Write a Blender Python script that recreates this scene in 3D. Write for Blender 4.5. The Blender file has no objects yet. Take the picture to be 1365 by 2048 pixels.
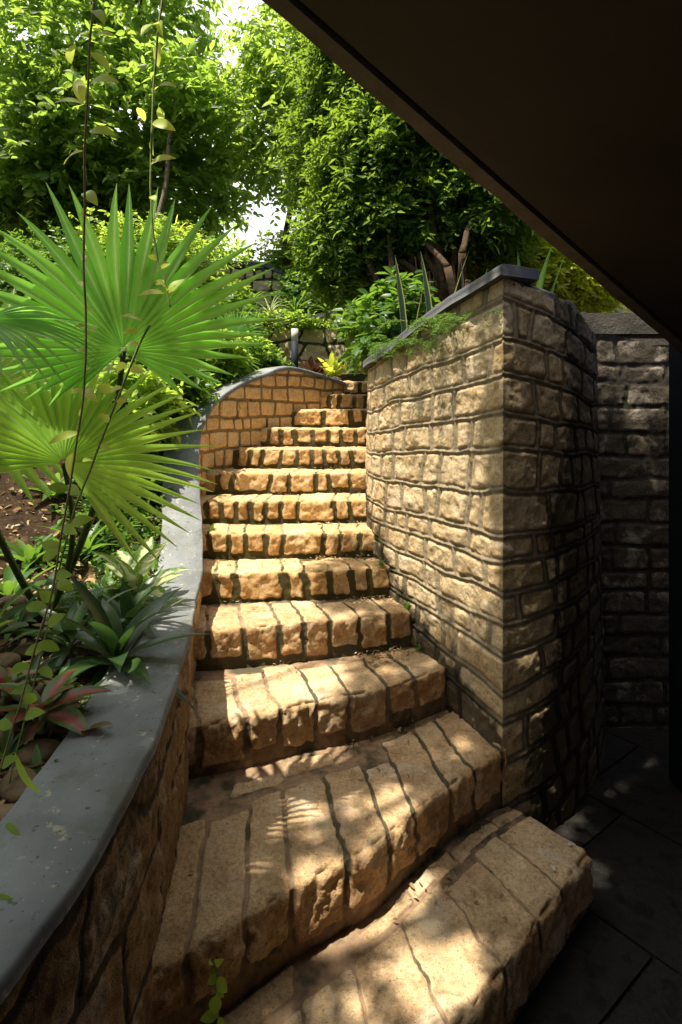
import bpy, math, random
import numpy as np
from mathutils import Vector
random.seed(7); RNG = np.random.default_rng(11)
SC = bpy.context.scene; COL = SC.collection
R = math.radians
# ------------------------------------------------------------------ camera, sky, sun, exposure
F = 1150.0; CX = 682.5; HY = 830.0; EYE = 1.85
cam = bpy.data.cameras.new('camera'); camo = bpy.data.objects.new('camera', cam); COL.objects.link(camo)
camo.location = (0, 0, EYE); camo.rotation_euler = (R(90), 0, 0)
cam.sensor_fit = 'VERTICAL'; cam.sensor_height = 36; cam.lens = F / 2048 * 36
cam.shift_y = -(1024 - HY) / 2048; cam.clip_start = 0.02; cam.clip_end = 2000
SC.camera = camo
SUN_EL = R(71); SUN_H = Vector((-0.84, -0.54)).normalized()     # horizontal direction towards the sun
w = bpy.data.worlds.new('World'); SC.world = w; w.use_nodes = True
nt = w.node_tree; bg = nt.nodes['Background']
sky = nt.nodes.new('ShaderNodeTexSky'); sky.sky_type = 'NISHITA'; sky.sun_disc = False
sky.sun_elevation = SUN_EL; sky.sun_rotation = math.atan2(SUN_H.x, SUN_H.y)
sky.air_density = 1.0; sky.dust_density = 5.0; sky.ozone_density = 0.6
# thin bright cloud low over the garden, in the direction the stairs climb
tc_ = nt.nodes.new('ShaderNodeTexCoord'); dp = nt.nodes.new('ShaderNodeVectorMath'); dp.operation = 'DOT_PRODUCT'
dp.inputs[1].default_value = (-.12, .88, .46); nt.links.new(tc_.outputs['Generated'], dp.inputs[0])
cn = nt.nodes.new('ShaderNodeTexNoise'); cn.inputs['Scale'].default_value = 3; cn.inputs['Detail'].default_value = 6; nt.links.new(tc_.outputs['Generated'], cn.inputs['Vector'])
ad = nt.nodes.new('ShaderNodeMath'); ad.operation = 'MULTIPLY_ADD'; ad.inputs[1].default_value = .35; nt.links.new(cn.outputs[0], ad.inputs[0]); nt.links.new(dp.outputs['Value'], ad.inputs[2])
cr = nt.nodes.new('ShaderNodeMapRange'); cr.inputs[1].default_value = .62; cr.inputs[2].default_value = .98; nt.links.new(ad.outputs[0], cr.inputs[0])
mx = nt.nodes.new('ShaderNodeMix'); mx.data_type = 'RGBA'; nt.links.new(cr.outputs[0], mx.inputs[0]); nt.links.new(sky.outputs[0], mx.inputs[6]); mx.inputs[7].default_value = (11, 11.1, 11.1, 1)
nt.links.new(mx.outputs[2], bg.inputs[0]); bg.inputs[1].default_value = 0.085
sl = bpy.data.lights.new('sun', 'SUN'); so = bpy.data.objects.new('sun', sl); COL.objects.link(so)
sl.energy = 5.0; sl.angle = R(0.55); sl.color = (1.0, 0.91, 0.74)
sd = Vector((SUN_H.x * math.cos(SUN_EL), SUN_H.y * math.cos(SUN_EL), math.sin(SUN_EL)))
so.rotation_euler = sd.to_track_quat('Z', 'Y').to_euler(); so.location = sd * 30
SC.view_settings.view_transform = 'Standard'; SC.view_settings.look = 'None'
SC.view_settings.exposure = 0.92; SC.view_settings.gamma = 1.0
SC.render.engine = 'CYCLES'
SC.cycles.max_bounces = 10; SC.cycles.diffuse_bounces = 6; SC.cycles.transparent_max_bounces = 8

# ------------------------------------------------------------------ helpers
def PX(px, py, Y):                      # point at depth Y that stands at this place of the photograph
    return np.array([(px - CX) / F * Y, Y, EYE + (HY - py) / F * Y])

def tag(o, label=None, cat=None, group=None, kind=None):
    if label: o['label'] = label
    if cat: o['category'] = cat
    if group: o['group'] = group
    if kind: o['kind'] = kind
    return o

def empty(name, loc, label, cat, group=None):
    o = bpy.data.objects.new(name, None); COL.objects.link(o); o.location = loc; o.empty_display_size = .1
    return tag(o, label, cat, group)

def link(name, me, mats, parent=None):
    o = bpy.data.objects.new(name, me); COL.objects.link(o)
    for m in (mats if isinstance(mats, (list, tuple)) else [mats]): me.materials.append(m)
    if parent is not None:
        o.parent = parent; me.transform(__import__('mathutils').Matrix.Translation(-Vector(parent_world(parent))))
    return o

def parent_world(p):
    v = Vector(p.location); q = p.parent
    while q: v += Vector(q.location); q = q.parent
    return v

def mesh(name, V, Fc, mats, parent=None, col=None, smooth=True, mi=None):
    V = np.asarray(V, dtype=float)
    me = bpy.data.meshes.new(name)
    if isinstance(Fc, np.ndarray) and Fc.ndim == 2:
        n, k = Fc.shape
        me.vertices.add(len(V)); me.vertices.foreach_set('co', V.ravel())
        me.loops.add(n * k); me.loops.foreach_set('vertex_index', Fc.ravel().astype(np.int32))
        me.polygons.add(n); me.polygons.foreach_set('loop_start', np.arange(n, dtype=np.int32) * k)
        me.polygons.foreach_set('loop_total', np.full(n, k, dtype=np.int32))
        me.update(calc_edges=True); me.validate()
    else:
        me.from_pydata([tuple(v) for v in V], [], [tuple(int(i) for i in f) for f in Fc]); me.update()
    if col is not None:
        a = me.color_attributes.new('Col', 'FLOAT_COLOR', 'POINT')
        c = np.ones((len(V), 4)); c[:, :3] = np.asarray(col); a.data.foreach_set('color', c.ravel())
    me.polygons.foreach_set('use_smooth', np.full(len(me.polygons), bool(smooth)))
    if mi is not None: me.polygons.foreach_set('material_index', np.asarray(mi, dtype=np.int32))
    return link(name, me, mats, parent)

def _hash(ix, iy, iz, seed):
    n = (ix * 374761393 + iy * 668265263 + iz * 2147483647 + seed * 1442695041) & 0xffffffff
    n = ((n ^ (n >> 13)) * 1274126177) & 0xffffffff
    n = ((n ^ (n >> 16)) * 2246822519) & 0xffffffff
    return ((n ^ (n >> 15)) & 0xffff) / 65535.0

def vnoise(p, seed=0):
    p = np.asarray(p, dtype=float); i = np.floor(p).astype(np.int64); f = p - i; f = f * f * (3 - 2 * f)
    out = 0
    for dx in (0, 1):
        for dy in (0, 1):
            for dz in (0, 1):
                wgt = (f[..., 0] if dx else 1 - f[..., 0]) * (f[..., 1] if dy else 1 - f[..., 1]) * (f[..., 2] if dz else 1 - f[..., 2])
                out = out + wgt * _hash(i[..., 0] + dx, i[..., 1] + dy, i[..., 2] + dz, seed)
    return out * 2 - 1

def fbm(p, seed=0, o=4, gain=.5):
    a = 1; s = 0; q = np.asarray(p, dtype=float)
    for k in range(o): s = s + a * vnoise(q, seed + k * 17); q = q * 2.03 + 3.1; a *= gain
    return s

def sstep(a, b, x):
    t = np.clip((x - a) / (b - a), 0, 1); return t * t * (3 - 2 * t)

def spline(pts, step):                  # Catmull-Rom resampling; every point may carry extra columns
    P = np.array(pts, dtype=float); P = np.vstack([2 * P[0] - P[1], P, 2 * P[-1] - P[-2]])
    out = []
    for k in range(1, len(P) - 2):
        p0, p1, p2, p3 = P[k - 1], P[k], P[k + 1], P[k + 2]
        for t in np.linspace(0, 1, 24, endpoint=False):
            out.append(.5 * ((2 * p1) + (-p0 + p2) * t + (2 * p0 - 5 * p1 + 4 * p2 - p3) * t * t + (-p0 + 3 * p1 - 3 * p2 + p3) * t ** 3))
    out.append(P[-2]); return resample(np.array(out), step)

def resample(out, step, n=None):
    d = np.r_[0, np.cumsum(np.linalg.norm(np.diff(out[:, :2], axis=0), axis=1))]
    if n is None: n = max(2, int(round(d[-1] / step)) + 1)
    s = np.linspace(0, d[-1], n)
    return np.stack([np.interp(s, d, out[:, c]) for c in range(out.shape[1])], 1), s

def grid_faces(ni, nj):
    i, j = np.meshgrid(np.arange(ni - 1), np.arange(nj - 1), indexing='ij')
    a = (i * nj + j).ravel(); return np.stack([a, a + nj, a + nj + 1, a + 1], 1)

def cells(s, h, rowh, colw, joint, seed, wave=.012, rnd=.02, vary=.35, slant=.15, corner=None):
    """irregular coursed rubble: distance to the joint (inside a stone > 0), per-stone randoms, raw distance"""
    rng = np.random.default_rng(seed)
    smax = (3.6 if corner else s.max() + .5); hmin = -1.5 if corner else h.min() - 2 * rowh; hmax = 4.2 if corner else h.max() + 2 * rowh
    ys = [hmin]
    while ys[-1] < hmax: ys.append(ys[-1] + rowh * rng.uniform(1 - vary * .55, 1 + vary * .55))
    nr = len(ys)
    def line(k): 
        q = np.stack([s / .22 + k * 7.3, np.full_like(s, k * 3.7), np.zeros_like(s)], -1)
        q2 = np.stack([s / .07 + k * 2.3, np.full_like(s, k * 5.7), np.zeros_like(s)], -1)
        return ys[k] + wave * vnoise(q, seed) * 1.6 + wave * .5 * vnoise(q2, seed + 3)
    dist = np.full(s.shape, -1.0); rnd1 = np.zeros(s.shape); rnd2 = np.zeros(s.shape); raw = np.full(s.shape, 9.)
    u_ = np.zeros(s.shape); v_ = np.zeros(s.shape)
    L = [line(k) for k in range(nr)]
    for k in range(nr - 1):
        m = (h >= L[k]) & (h < L[k + 1])
        if corner: rng = np.random.default_rng(seed * 1000 + k)
        if not m.any(): continue
        xs = [(-2.2 if corner else s.min()) - rng.uniform(.1, .5)]
        while xs[-1] < smax: xs.append(xs[-1] + colw * rng.uniform(1 - vary, 1 + vary * 1.3))
        xs = np.array(xs)
        if corner: xs = xs[(xs < -corner * (1.5 if k % 2 else .7)) | (xs > corner * (.7 if k % 2 else 1.5))]     # quoins wrap round the corner
        sl = rng.uniform(-slant, slant, len(xs))
        sm = s[m]; hm = h[m]; mid = (L[k][m] + L[k + 1][m]) / 2
        wob = wave * .55 * vnoise(np.stack([hm / .05, sm / .3, np.full_like(sm, k)], -1), seed + 9)
        B = xs[None, :] + sl[None, :] * (hm - mid)[:, None] + wob[:, None]
        idx = (sm[:, None] >= B).sum(1) - 1; idx = np.clip(idx, 0, len(xs) - 2)
        ar = np.arange(len(sm)); xl = B[ar, idx]; xr = B[ar, idx + 1]
        cx = (xl + xr) / 2; hw = (xr - xl) / 2; hh = (L[k + 1][m] - L[k][m]) / 2
        ax = np.abs(sm - cx) - (hw - joint / 2 - rnd); ay = np.abs(hm - mid) - (hh - joint / 2 - rnd)
        sdf = np.sqrt(np.maximum(ax, 0) ** 2 + np.maximum(ay, 0) ** 2) + np.minimum(np.maximum(ax, ay), 0) - rnd
        dist[m] = -sdf; raw[m] = np.minimum(hw - np.abs(sm - cx), hh - np.abs(hm - mid))
        r1 = rng.random(len(xs)); r2 = rng.random(len(xs)); rnd1[m] = r1[idx]; rnd2[m] = r2[idx]
        u_[m] = (sm - cx) / np.maximum(hw, 1e-3); v_[m] = (hm - mid) / np.maximum(hh, 1e-3)
    return dist, rnd1, rnd2, raw, u_, v_

def stone_disp(P, dist, r1, r2, u_, v_, relief, rough, seed, edge=.016):
    t = sstep(-.003, edge, dist + .003 * fbm(P * 60, seed, 2))
    n = fbm(P * 22 + r1[..., None] * 9, seed + 5, 4, .55)
    n2 = np.abs(fbm(P * 9 + r2[..., None] * 19, seed + 6, 3))
    tilt = (r1 - .5) * u_ * .5 + (r2 - .5) * v_ * .5
    return t * (relief * (.65 + .35 * r2) * (1 + .3 * tilt) + rough * (n * .6 - n2 * .8)), t

def masonry(name, path, zb, zt, rowh, colw, mat, parent, res=.008, relief=.022, rough=.012, joint=.02, bead=0, seed=1,
            batter=0.0, rowmap=None, side=1, wave=.012, moss=None, slant=.15, vary=.35, rnd=.02, s0=0.0, corner=None, bis=None):
    """a wall face along a plan path; side=+1: the face looks to the right of the direction of travel"""
    pts, s = path
    n = len(s); xy = pts[:, :2]
    tg = np.gradient(xy, axis=0); tg /= np.linalg.norm(tg, axis=1)[:, None] + 1e-9
    nrm = np.stack([tg[:, 1], -tg[:, 0]], 1) * side
    if bis is not None:                 # both faces share one direction at the corner, so they close on each other
        w0_ = 1 - sstep(0, .045, np.abs(s))[:, None]; nrm = nrm * (1 - w0_) + np.array(bis)[None] * w0_
    zb = np.broadcast_to(zb, (n,)); zt = np.broadcast_to(zt, (n,))
    nh = int((zt - zb).max() / res) + 2
    t = np.linspace(0, 1, nh)
    Z = zb[:, None] + (zt - zb)[:, None] * t[None, :]
    S = np.repeat((s + s0)[:, None], nh, 1)
    P = np.zeros((n, nh, 3)); P[..., 0] = xy[:, 0][:, None]; P[..., 1] = xy[:, 1][:, None]; P[..., 2] = Z
    N = np.zeros_like(P); N[..., 0] = nrm[:, 0][:, None]; N[..., 1] = nrm[:, 1][:, None]
    P[..., :2] -= N[..., :2] * (batter * (Z - zb.min()))[..., None]
    Hc = rowmap(S, Z) if rowmap else Z
    dist, r1, r2, raw, u_, v_ = cells(S, Hc, rowh, colw, joint, seed, wave=wave, slant=slant, vary=vary, rnd=rnd, corner=corner)
    d, tt = stone_disp(P, dist, r1, r2, u_, v_, relief, rough, seed)
    if bead:
        d = d + bead * np.exp(-(raw / (joint * .26)) ** 2) + .002 * fbm(P * 50, seed + 31, 2) * (1 - tt)
    else: d = d + .004 * fbm(P * 30, seed + 31, 3) * (1 - tt)
    P = P + N * d[..., None]
    mo = moss(S, Z, P) if moss else np.zeros_like(S)
    C = np.stack([r1, 1 - tt, mo], -1).reshape(-1, 3)
    return mesh(name, P.reshape(-1, 3), grid_faces(n, nh), mat, parent, C)

def ribbon(name, A, B, z0, z1, mat, parent=None, col=None, smooth=False, wob=0, seed=5):
    """closed solid between plan curves A and B, bottom z0, top z1 (arrays)"""
    n = len(A); z0 = np.broadcast_to(z0, (n,)); z1 = np.broadcast_to(z1, (n,))
    V = np.zeros((n, 4, 3)); V[:, 0, :2] = A; V[:, 1, :2] = A; V[:, 2, :2] = B; V[:, 3, :2] = B
    V[:, 0, 2] = z0; V[:, 1, 2] = z1; V[:, 2, 2] = z1; V[:, 3, 2] = z0
    if wob: V = V + wob * np.stack([vnoise(V * 9, seed), vnoise(V * 9, seed + 1), vnoise(V * 9, seed + 2)], -1)
    Fc = []
    for i in range(n - 1):
        for k in range(4):
            a = i * 4 + k; b = i * 4 + (k + 1) % 4; Fc.append((a, b, b + 4, a + 4))
    Fc.append((0, 1, 2, 3)); Fc.append(tuple((n - 1) * 4 + k for k in (3, 2, 1, 0)))
    return mesh(name, V.reshape(-1, 3), Fc, mat, parent, col, smooth)

def offset(xy, d):
    tg = np.gradient(xy, axis=0); tg /= np.linalg.norm(tg, axis=1)[:, None] + 1e-9
    return xy + np.stack([tg[:, 1], -tg[:, 0]], 1) * d      # to the right of travel for d > 0

def box(lo, hi, bev=0):
    x0, y0, z0 = lo; x1, y1, z1 = hi
    V = [(x0, y0, z0), (x1, y0, z0), (x1, y1, z0), (x0, y1, z0), (x0, y0, z1), (x1, y0, z1), (x1, y1, z1), (x0, y1, z1)]
    return V, [(0, 3, 2, 1), (4, 5, 6, 7), (0, 1, 5, 4), (1, 2, 6, 5), (2, 3, 7, 6), (3, 0, 4, 7)]

def tube(pts, rad, k=8, cap=True):
    P = np.array(pts, dtype=float); n = len(P); rad = np.broadcast_to(rad, (n,))
    T = np.gradient(P, axis=0); T /= np.linalg.norm(T, axis=1)[:, None] + 1e-9
    up = np.array([.31, .17, .93]); A = np.cross(T, up); A /= np.linalg.norm(A, axis=1)[:, None] + 1e-9; B = np.cross(T, A)
    th = np.arange(k) / k * 2 * math.pi
    V = P[:, None, :] + rad[:, None, None] * (np.cos(th)[None, :, None] * A[:, None, :] + np.sin(th)[None, :, None] * B[:, None, :])
    Fc = []
    for i in range(n - 1):
        for j in range(k): Fc.append((i * k + j, i * k + (j + 1) % k, (i + 1) * k + (j + 1) % k, (i + 1) * k + j))
    if cap: Fc.append(tuple(range(k))[::-1]); Fc.append(tuple((n - 1) * k + j for j in range(k)))
    return V.reshape(-1, 3), Fc

class MB:
    def __init__(s): s.V = []; s.F = []; s.C = []; s.n = 0
    def add(s, V, Fc, c=(0.5, 0, 0)):
        V = np.asarray(V, dtype=float); s.V.append(V); s.F += [tuple(int(i) + s.n for i in f) for f in Fc]
        c = np.asarray(c, dtype=float); s.C.append(np.broadcast_to(c, (len(V), 3)).copy()); s.n += len(V); return s
    def build(s, name, mat, parent=None, smooth=True):
        return mesh(name, np.vstack(s.V), s.F, mat, parent, np.vstack(s.C), smooth)

# ------------------------------------------------------------------ materials
def newmat(name):
    m = bpy.data.materials.new(name); m.use_nodes = True; t = m.node_tree; b = t.nodes['Principled BSDF']
    return m, t, b
def nd(t, typ, **kw):
    n = t.nodes.new(typ)
    for k, v in kw.items():
        if k in n.inputs.keys(): n.inputs[k].default_value = v
        else: setattr(n, k, v)
    return n
def noise(t, scale, detail=4, rough=.55, co=None, dist=0):
    n = nd(t, 'ShaderNodeTexNoise'); n.inputs['Scale'].default_value = scale; n.inputs['Detail'].default_value = detail
    n.inputs['Roughness'].default_value = rough; n.inputs['Distortion'].default_value = dist
    if co is not None: t.links.new(co, n.inputs['Vector'])
    return n
def ramp(t, fac, stops):
    n = nd(t, 'ShaderNodeValToRGB'); e = n.color_ramp.elements
    while len(e) < len(stops): e.new(.5)
    for i, (p, c) in enumerate(stops): e[i].position = p; e[i].color = (*c, 1) if len(c) == 3 else c
    t.links.new(fac, n.inputs[0]); return n
def mix(t, fac, a, b, mode='MIX'):
    n = nd(t, 'ShaderNodeMix'); n.data_type = 'RGBA'; n.blend_type = mode
    for s, v in ((0, fac), (6, a), (7, b)):
        if hasattr(v, 'links') or hasattr(v, 'is_linked'): t.links.new(v, n.inputs[s])
        else: n.inputs[s].default_value = v if s == 0 else (*v, 1)
    return n.outputs[2]
def mth(t, op, a, b=None, clamp=False):
    n = nd(t, 'ShaderNodeMath'); n.operation = op; n.use_clamp = clamp
    for s, v in ((0, a), (1, b)):
        if v is None: continue
        if hasattr(v, 'is_linked'): t.links.new(v, n.inputs[s])
        else: n.inputs[s].default_value = v
    return n.outputs[0]
def attr(t):
    a = nd(t, 'ShaderNodeAttribute'); a.attribute_name = 'Col'
    sp = nd(t, 'ShaderNodeSeparateColor'); t.links.new(a.outputs['Color'], sp.inputs[0]); return sp.outputs
def bump(t, b, h, strength, dist=.01):
    n = nd(t, 'ShaderNodeBump'); n.inputs['Strength'].default_value = strength; n.inputs['Distance'].default_value = dist
    t.links.new(h, n.inputs['Height']); t.links.new(n.outputs[0], b.inputs['Normal'])
def gco(t): return nd(t, 'ShaderNodeNewGeometry').outputs['Position']

def stone_mat(name, cols, mortar, moss=(.02, .024, .010), mossamt=.35, speck=.6, rough=.85):
    """dressed rubble: Col.r picks the stone's tone, Col.g is the joint, Col.b extra moss, damp or painted shade"""
    m, t, b = newmat(name); co = gco(t); A = attr(t)
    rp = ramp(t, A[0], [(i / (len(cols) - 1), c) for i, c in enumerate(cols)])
    n1 = noise(t, 9, 5, .6, co); n2 = noise(t, 70, 4, .7, co); n3 = noise(t, 240, 2, .6, co)
    c = mix(t, ramp(t, n1.outputs[0], [(.3, (0, 0, 0)), (.7, (1, 1, 1))]).outputs[0], rp.outputs[0], tuple(min(1, x * 1.25) for x in cols[-1]))
    c = mix(t, speck, c, ramp(t, n2.outputs[0], [(.28, (.30, .24, .18)), (.5, (.85, .82, .78)), (.75, (1.25, 1.2, 1.12))]).outputs[0], 'MULTIPLY')
    c = mix(t, .5, c, ramp(t, n3.outputs[0], [(.3, (.55, .5, .42)), (.6, (1.1, 1.08, 1.05))]).outputs[0], 'MULTIPLY')
    c = mix(t, mth(t, 'MULTIPLY', ramp(t, noise(t, 5.5, 6, .7, co, .6).outputs[0], [(.52, (0, 0, 0)), (.62, (1, 1, 1))]).outputs[0], .45), c, (.60, .53, .42))
    c = mix(t, mth(t, 'MULTIPLY', ramp(t, noise(t, 13, 6, .75, co, 1.0).outputs[0], [(.54, (0, 0, 0)), (.68, (1, 1, 1))]).outputs[0], .55), c, tuple(x * .42 for x in cols[0]))
    c = mix(t, ramp(t, noise(t, 130, 2, .5, co).outputs[0], [(.66, (0, 0, 0)), (.70, (.8, .8, .8))]).outputs[0], c, tuple(x * .3 for x in cols[0]))
    # joints
    mn = noise(t, 30, 4, .6, co)
    mo = mix(t, .6, mortar, ramp(t, mn.outputs[0], [(.3, (.45, .45, .42)), (.7, (1.2, 1.2, 1.2))]).outputs[0], 'MULTIPLY')
    k1 = noise(t, 6, 4, .6, co); 
    mk = mth(t, 'ADD', ramp(t, k1.outputs[0], [(.62 - mossamt * .5, (0, 0, 0)), (.74 - mossamt * .5, (1, 1, 1))]).outputs[0], A[2], True)
    mo = mix(t, mk, mo, moss)
    if name == 'corner_wall_stone':     # lime runs out of the joints
        mp = nd(t, 'ShaderNodeMapping'); mp.inputs['Scale'].default_value = (22, 22, 1.6); t.links.new(co, mp.inputs[0])
        lm = ramp(t, noise(t, 1, 3, .6, mp.outputs[0]).outputs[0], [(.72, (0, 0, 0)), (.75, (1, 1, 1))]).outputs[0]; c = mix(t, mth(t, 'MULTIPLY', lm, .7), c, (.55, .52, .45))
    jf = ramp(t, mth(t, 'ADD', A[1], mth(t, 'MULTIPLY', mth(t, 'SUBTRACT', n2.outputs[0], .5), .5)), [(.3, (0, 0, 0)), (.62, (1, 1, 1))]).outputs[0]
    c = mix(t, jf, c, mo)
    # damp, moss or painted shade over whole stones where Col.b says so
    k2 = ramp(t, mth(t, 'ADD', mth(t, 'MULTIPLY', A[2], 1.15), mth(t, 'MULTIPLY', mth(t, 'SUBTRACT', noise(t, 16, 5, .65, co).outputs[0], .5), 1.3)), [(.55, (0, 0, 0)), (.8, (1, 1, 1))]).outputs[0]
    c = mix(t, mth(t, 'MULTIPLY', k2, .85), c, moss)
    t.links.new(c, b.inputs['Base Color']); b.inputs['Roughness'].default_value = rough
    b.inputs['Specular IOR Level'].default_value = .25
    hh = mth(t, 'ADD', mth(t, 'MULTIPLY', n2.outputs[0], .7), mth(t, 'MULTIPLY', n3.outputs[0], .3))
    bump(t, b, hh, .85, .009)
    return m

M = {}
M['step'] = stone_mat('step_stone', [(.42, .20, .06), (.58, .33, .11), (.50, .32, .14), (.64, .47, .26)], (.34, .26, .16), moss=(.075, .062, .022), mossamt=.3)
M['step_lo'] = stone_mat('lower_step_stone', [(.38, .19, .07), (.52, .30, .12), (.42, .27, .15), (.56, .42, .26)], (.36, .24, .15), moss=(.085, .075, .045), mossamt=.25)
M['wall_r'] = stone_mat('corner_wall_stone', [(.44, .32, .17), (.53, .41, .24), (.48, .33, .16), (.60, .49, .32)], (.35, .28, .185), moss=(.030, .026, .016), mossamt=-.2)
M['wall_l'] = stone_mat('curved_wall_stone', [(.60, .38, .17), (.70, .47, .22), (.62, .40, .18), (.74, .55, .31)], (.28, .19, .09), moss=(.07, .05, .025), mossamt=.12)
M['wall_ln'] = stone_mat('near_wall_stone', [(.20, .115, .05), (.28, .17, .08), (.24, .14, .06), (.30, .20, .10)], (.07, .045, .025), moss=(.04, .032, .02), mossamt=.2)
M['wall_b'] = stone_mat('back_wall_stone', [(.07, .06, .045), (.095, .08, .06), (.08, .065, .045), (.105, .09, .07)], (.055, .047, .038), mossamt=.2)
M['wall_t'] = stone_mat('terrace_wall_stone', [(.38, .32, .21), (.48, .40, .27), (.42, .34, .22), (.54, .46, .33)], (.10, .085, .055), moss=(.03, .045, .015), mossamt=.5)

def simple(name, col, rough=.8, nscale=12, var=.35, bstr=.3, bd=.004, spec=.3, patches=None):
    m, t, b = newmat(name); co = gco(t); n = noise(t, nscale, 5, .6, co)
    c = mix(t, 1.0, col, ramp(t, n.outputs[0], [(.3, (1 - var,) * 3), (.7, (1 + var,) * 3)]).outputs[0], 'MULTIPLY')
    if patches:
        for sc_, lo, hi, pc in patches:
            c = mix(t, ramp(t, noise(t, sc_, 5, .65, co).outputs[0], [(lo, (0, 0, 0)), (hi, (1, 1, 1))]).outputs[0], c, pc)
    t.links.new(c, b.inputs['Base Color']); b.inputs['Roughness'].default_value = rough; b.inputs['Specular IOR Level'].default_value = spec
    bump(t, b, noise(t, nscale * 6, 5, .65, co).outputs[0], bstr, bd); return m
M['coping'] = simple('coping_paint', (.19, .203, .215), .68, 3, .34, .6, .005, .35, [(24, .63, .66, (.36, .33, .25)), (60, .665, .69, (.60, .60, .56)), (7, .52, .66, (.13, .135, .12)), (38, .62, .66, (.09, .09, .075)), (90, .66, .68, (.06, .06, .05))])
M['coping_d'] = simple('grey_coping_stone', (.085, .088, .10), .85, 7, .3, .5, .006, .3, [(9, .55, .7, (.12, .11, .09))])
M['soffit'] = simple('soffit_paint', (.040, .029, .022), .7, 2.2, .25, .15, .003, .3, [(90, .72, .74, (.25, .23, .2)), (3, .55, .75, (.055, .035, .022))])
M['fascia'] = simple('soffit_edge_paint', (.13, .10, .078), .75, 14, .25, .5, .006)
M['groove'] = simple('drip_groove_paint', (.015, .012, .010), .9)
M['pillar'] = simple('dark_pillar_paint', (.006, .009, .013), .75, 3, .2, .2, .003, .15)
M['floor'] = simple('slate_floor', (.024, .021, .018), .7, 9, .6, 1.0, .012, .3, [(3.2, .58, .62, (.028, .025, .023)), (60, .70, .72, (.20, .19, .17)), (9, .5, .6, (.006, .006, .006))])
M['soil'] = simple('garden_soil', (.055, .032, .018), .95, 20, .6, 1.0, .03, .2, [(8, .55, .66, (.16, .10, .05)), (30, .6, .66, (.25, .17, .10))])
M['turf'] = simple('upper_ground', (.06, .07, .025), .95, 15, .5, 1, .03, .2)
M['ground'] = simple('earth', (.09, .07, .045), .95, 2, .4, .6, .03, .2)
M['mortar'] = simple('mortar', (.12, .09, .055), .95, 25, .5, .8, .01, .2)
M['bark'] = simple('bark', (.13, .085, .05), .9, 30, .5, 1, .02, .2)
M['bark_pale'] = simple('pale_bark', (.26, .20, .15), .9, 30, .5, 1, .02, .2, [(14, .55, .62, (.10, .07, .06))])
M['wood'] = simple('twig', (.14, .085, .05), .85, 60, .4, .8, .01, .2)
M['pebble'] = simple('river_stone', (.15, .10, .055), .75, 8, .6, .8, .006, .3, [(12, .55, .65, (.09, .055, .03))])
M['concrete'] = simple('concrete', (.10, .09, .075), .9, 9, .4, .8, .01)
M['lamp_post'] = simple('lamp_post_paint', (.02, .026, .04), .65, 20, .1, .05, .001, .15)
M['lamp_head'] = simple('lamp_diffuser', (.55, .55, .53), .35, 20, .05, .05, .001, .5)

def leaf_mat(name, cols, trans, tf=.45, rough=.45, spec=.4, pattern=None, veins=0, bs=.2):
    m, t, b = newmat(name); A = attr(t); co = gco(t)
    rp = ramp(t, A[0], [(i / (len(cols) - 1), c) for i, c in enumerate(cols)]).outputs[0]
    n = noise(t, 25, 3, .5, co)
    c = mix(t, .6, rp, ramp(t, n.outputs[0], [(.3, (.75, .75, .75)), (.7, (1.2, 1.2, 1.2))]).outputs[0], 'MULTIPLY')
    tc = trans
    if pattern:            # (colour, kind): centre / margin / blotch
        pc, kind, lo, hi = pattern
        if kind == 'edge': f = ramp(t, A[1], [(lo, (0, 0, 0)), (hi, (1, 1, 1))]).outputs[0]
        else:
            x = mth(t, 'ADD', mth(t, 'SUBTRACT', 1.0, A[1]), mth(t, 'MULTIPLY', mth(t, 'SUBTRACT', noise(t, 60, 3, .7, co).outputs[0], .5), 1.6))
            f = ramp(t, x, [(lo, (0, 0, 0)), (hi, (1, 1, 1))]).outputs[0]
        c = mix(t, f, c, pc); tc = mix(t, f, trans, tuple(min(1, x * 1.3) for x in pc))
    if 'palm' in name:                  # dried brown tips and paler ribs
        tipf = ramp(t, mth(t, 'ADD', A[2], mth(t, 'MULTIPLY', mth(t, 'SUBTRACT', n.outputs[0], .5), .25)), [(.93, (0, 0, 0)), (.99, (1, 1, 1))]).outputs[0]
        c = mix(t, tipf, c, (.22, .15, .06)); c = mix(t, ramp(t, A[1], [(0, (.45,) * 3), (.16, (0, 0, 0))]).outputs[0], c, (.30, .42, .10))
    t.links.new(c, b.inputs['Base Color']); b.inputs['Roughness'].default_value = rough; b.inputs['Specular IOR Level'].default_value = spec
    tr = nd(t, 'ShaderNodeBsdfTranslucent')
    if hasattr(tc, 'is_linked'): t.links.new(tc, tr.inputs[0])
    else: 
        tcc = mix(t, .7, tc, ramp(t, A[0], [(0, (.7, .8, .7)), (1, (1.25, 1.15, 1.0))]).outputs[0], 'MULTIPLY'); t.links.new(tcc, tr.inputs[0])
    ms = nd(t, 'ShaderNodeMixShader'); ms.inputs[0].default_value = tf
    out = t.nodes['Material Output']
    t.links.new(b.outputs[0], ms.inputs[1]); t.links.new(tr.outputs[0], ms.inputs[2]); t.links.new(ms.outputs[0], out.inputs[0])
    return m
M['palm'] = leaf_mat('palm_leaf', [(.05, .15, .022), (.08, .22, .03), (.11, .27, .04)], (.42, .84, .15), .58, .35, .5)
M['palm2'] = leaf_mat('sunlit_palm_leaf', [(.16, .32, .04), (.22, .40, .06), (.28, .46, .08)], (.60, .92, .18), .58, .35, .5)  # brighter copy of the palm leaf, sunlight put into its colour
M['tree_a'] = leaf_mat('broad_tree_leaf', [(.035, .085, .02), (.06, .13, .025), (.12, .19, .03), (.16, .23, .035)], (.46, .68, .10), .56, .45, .35)
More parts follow.
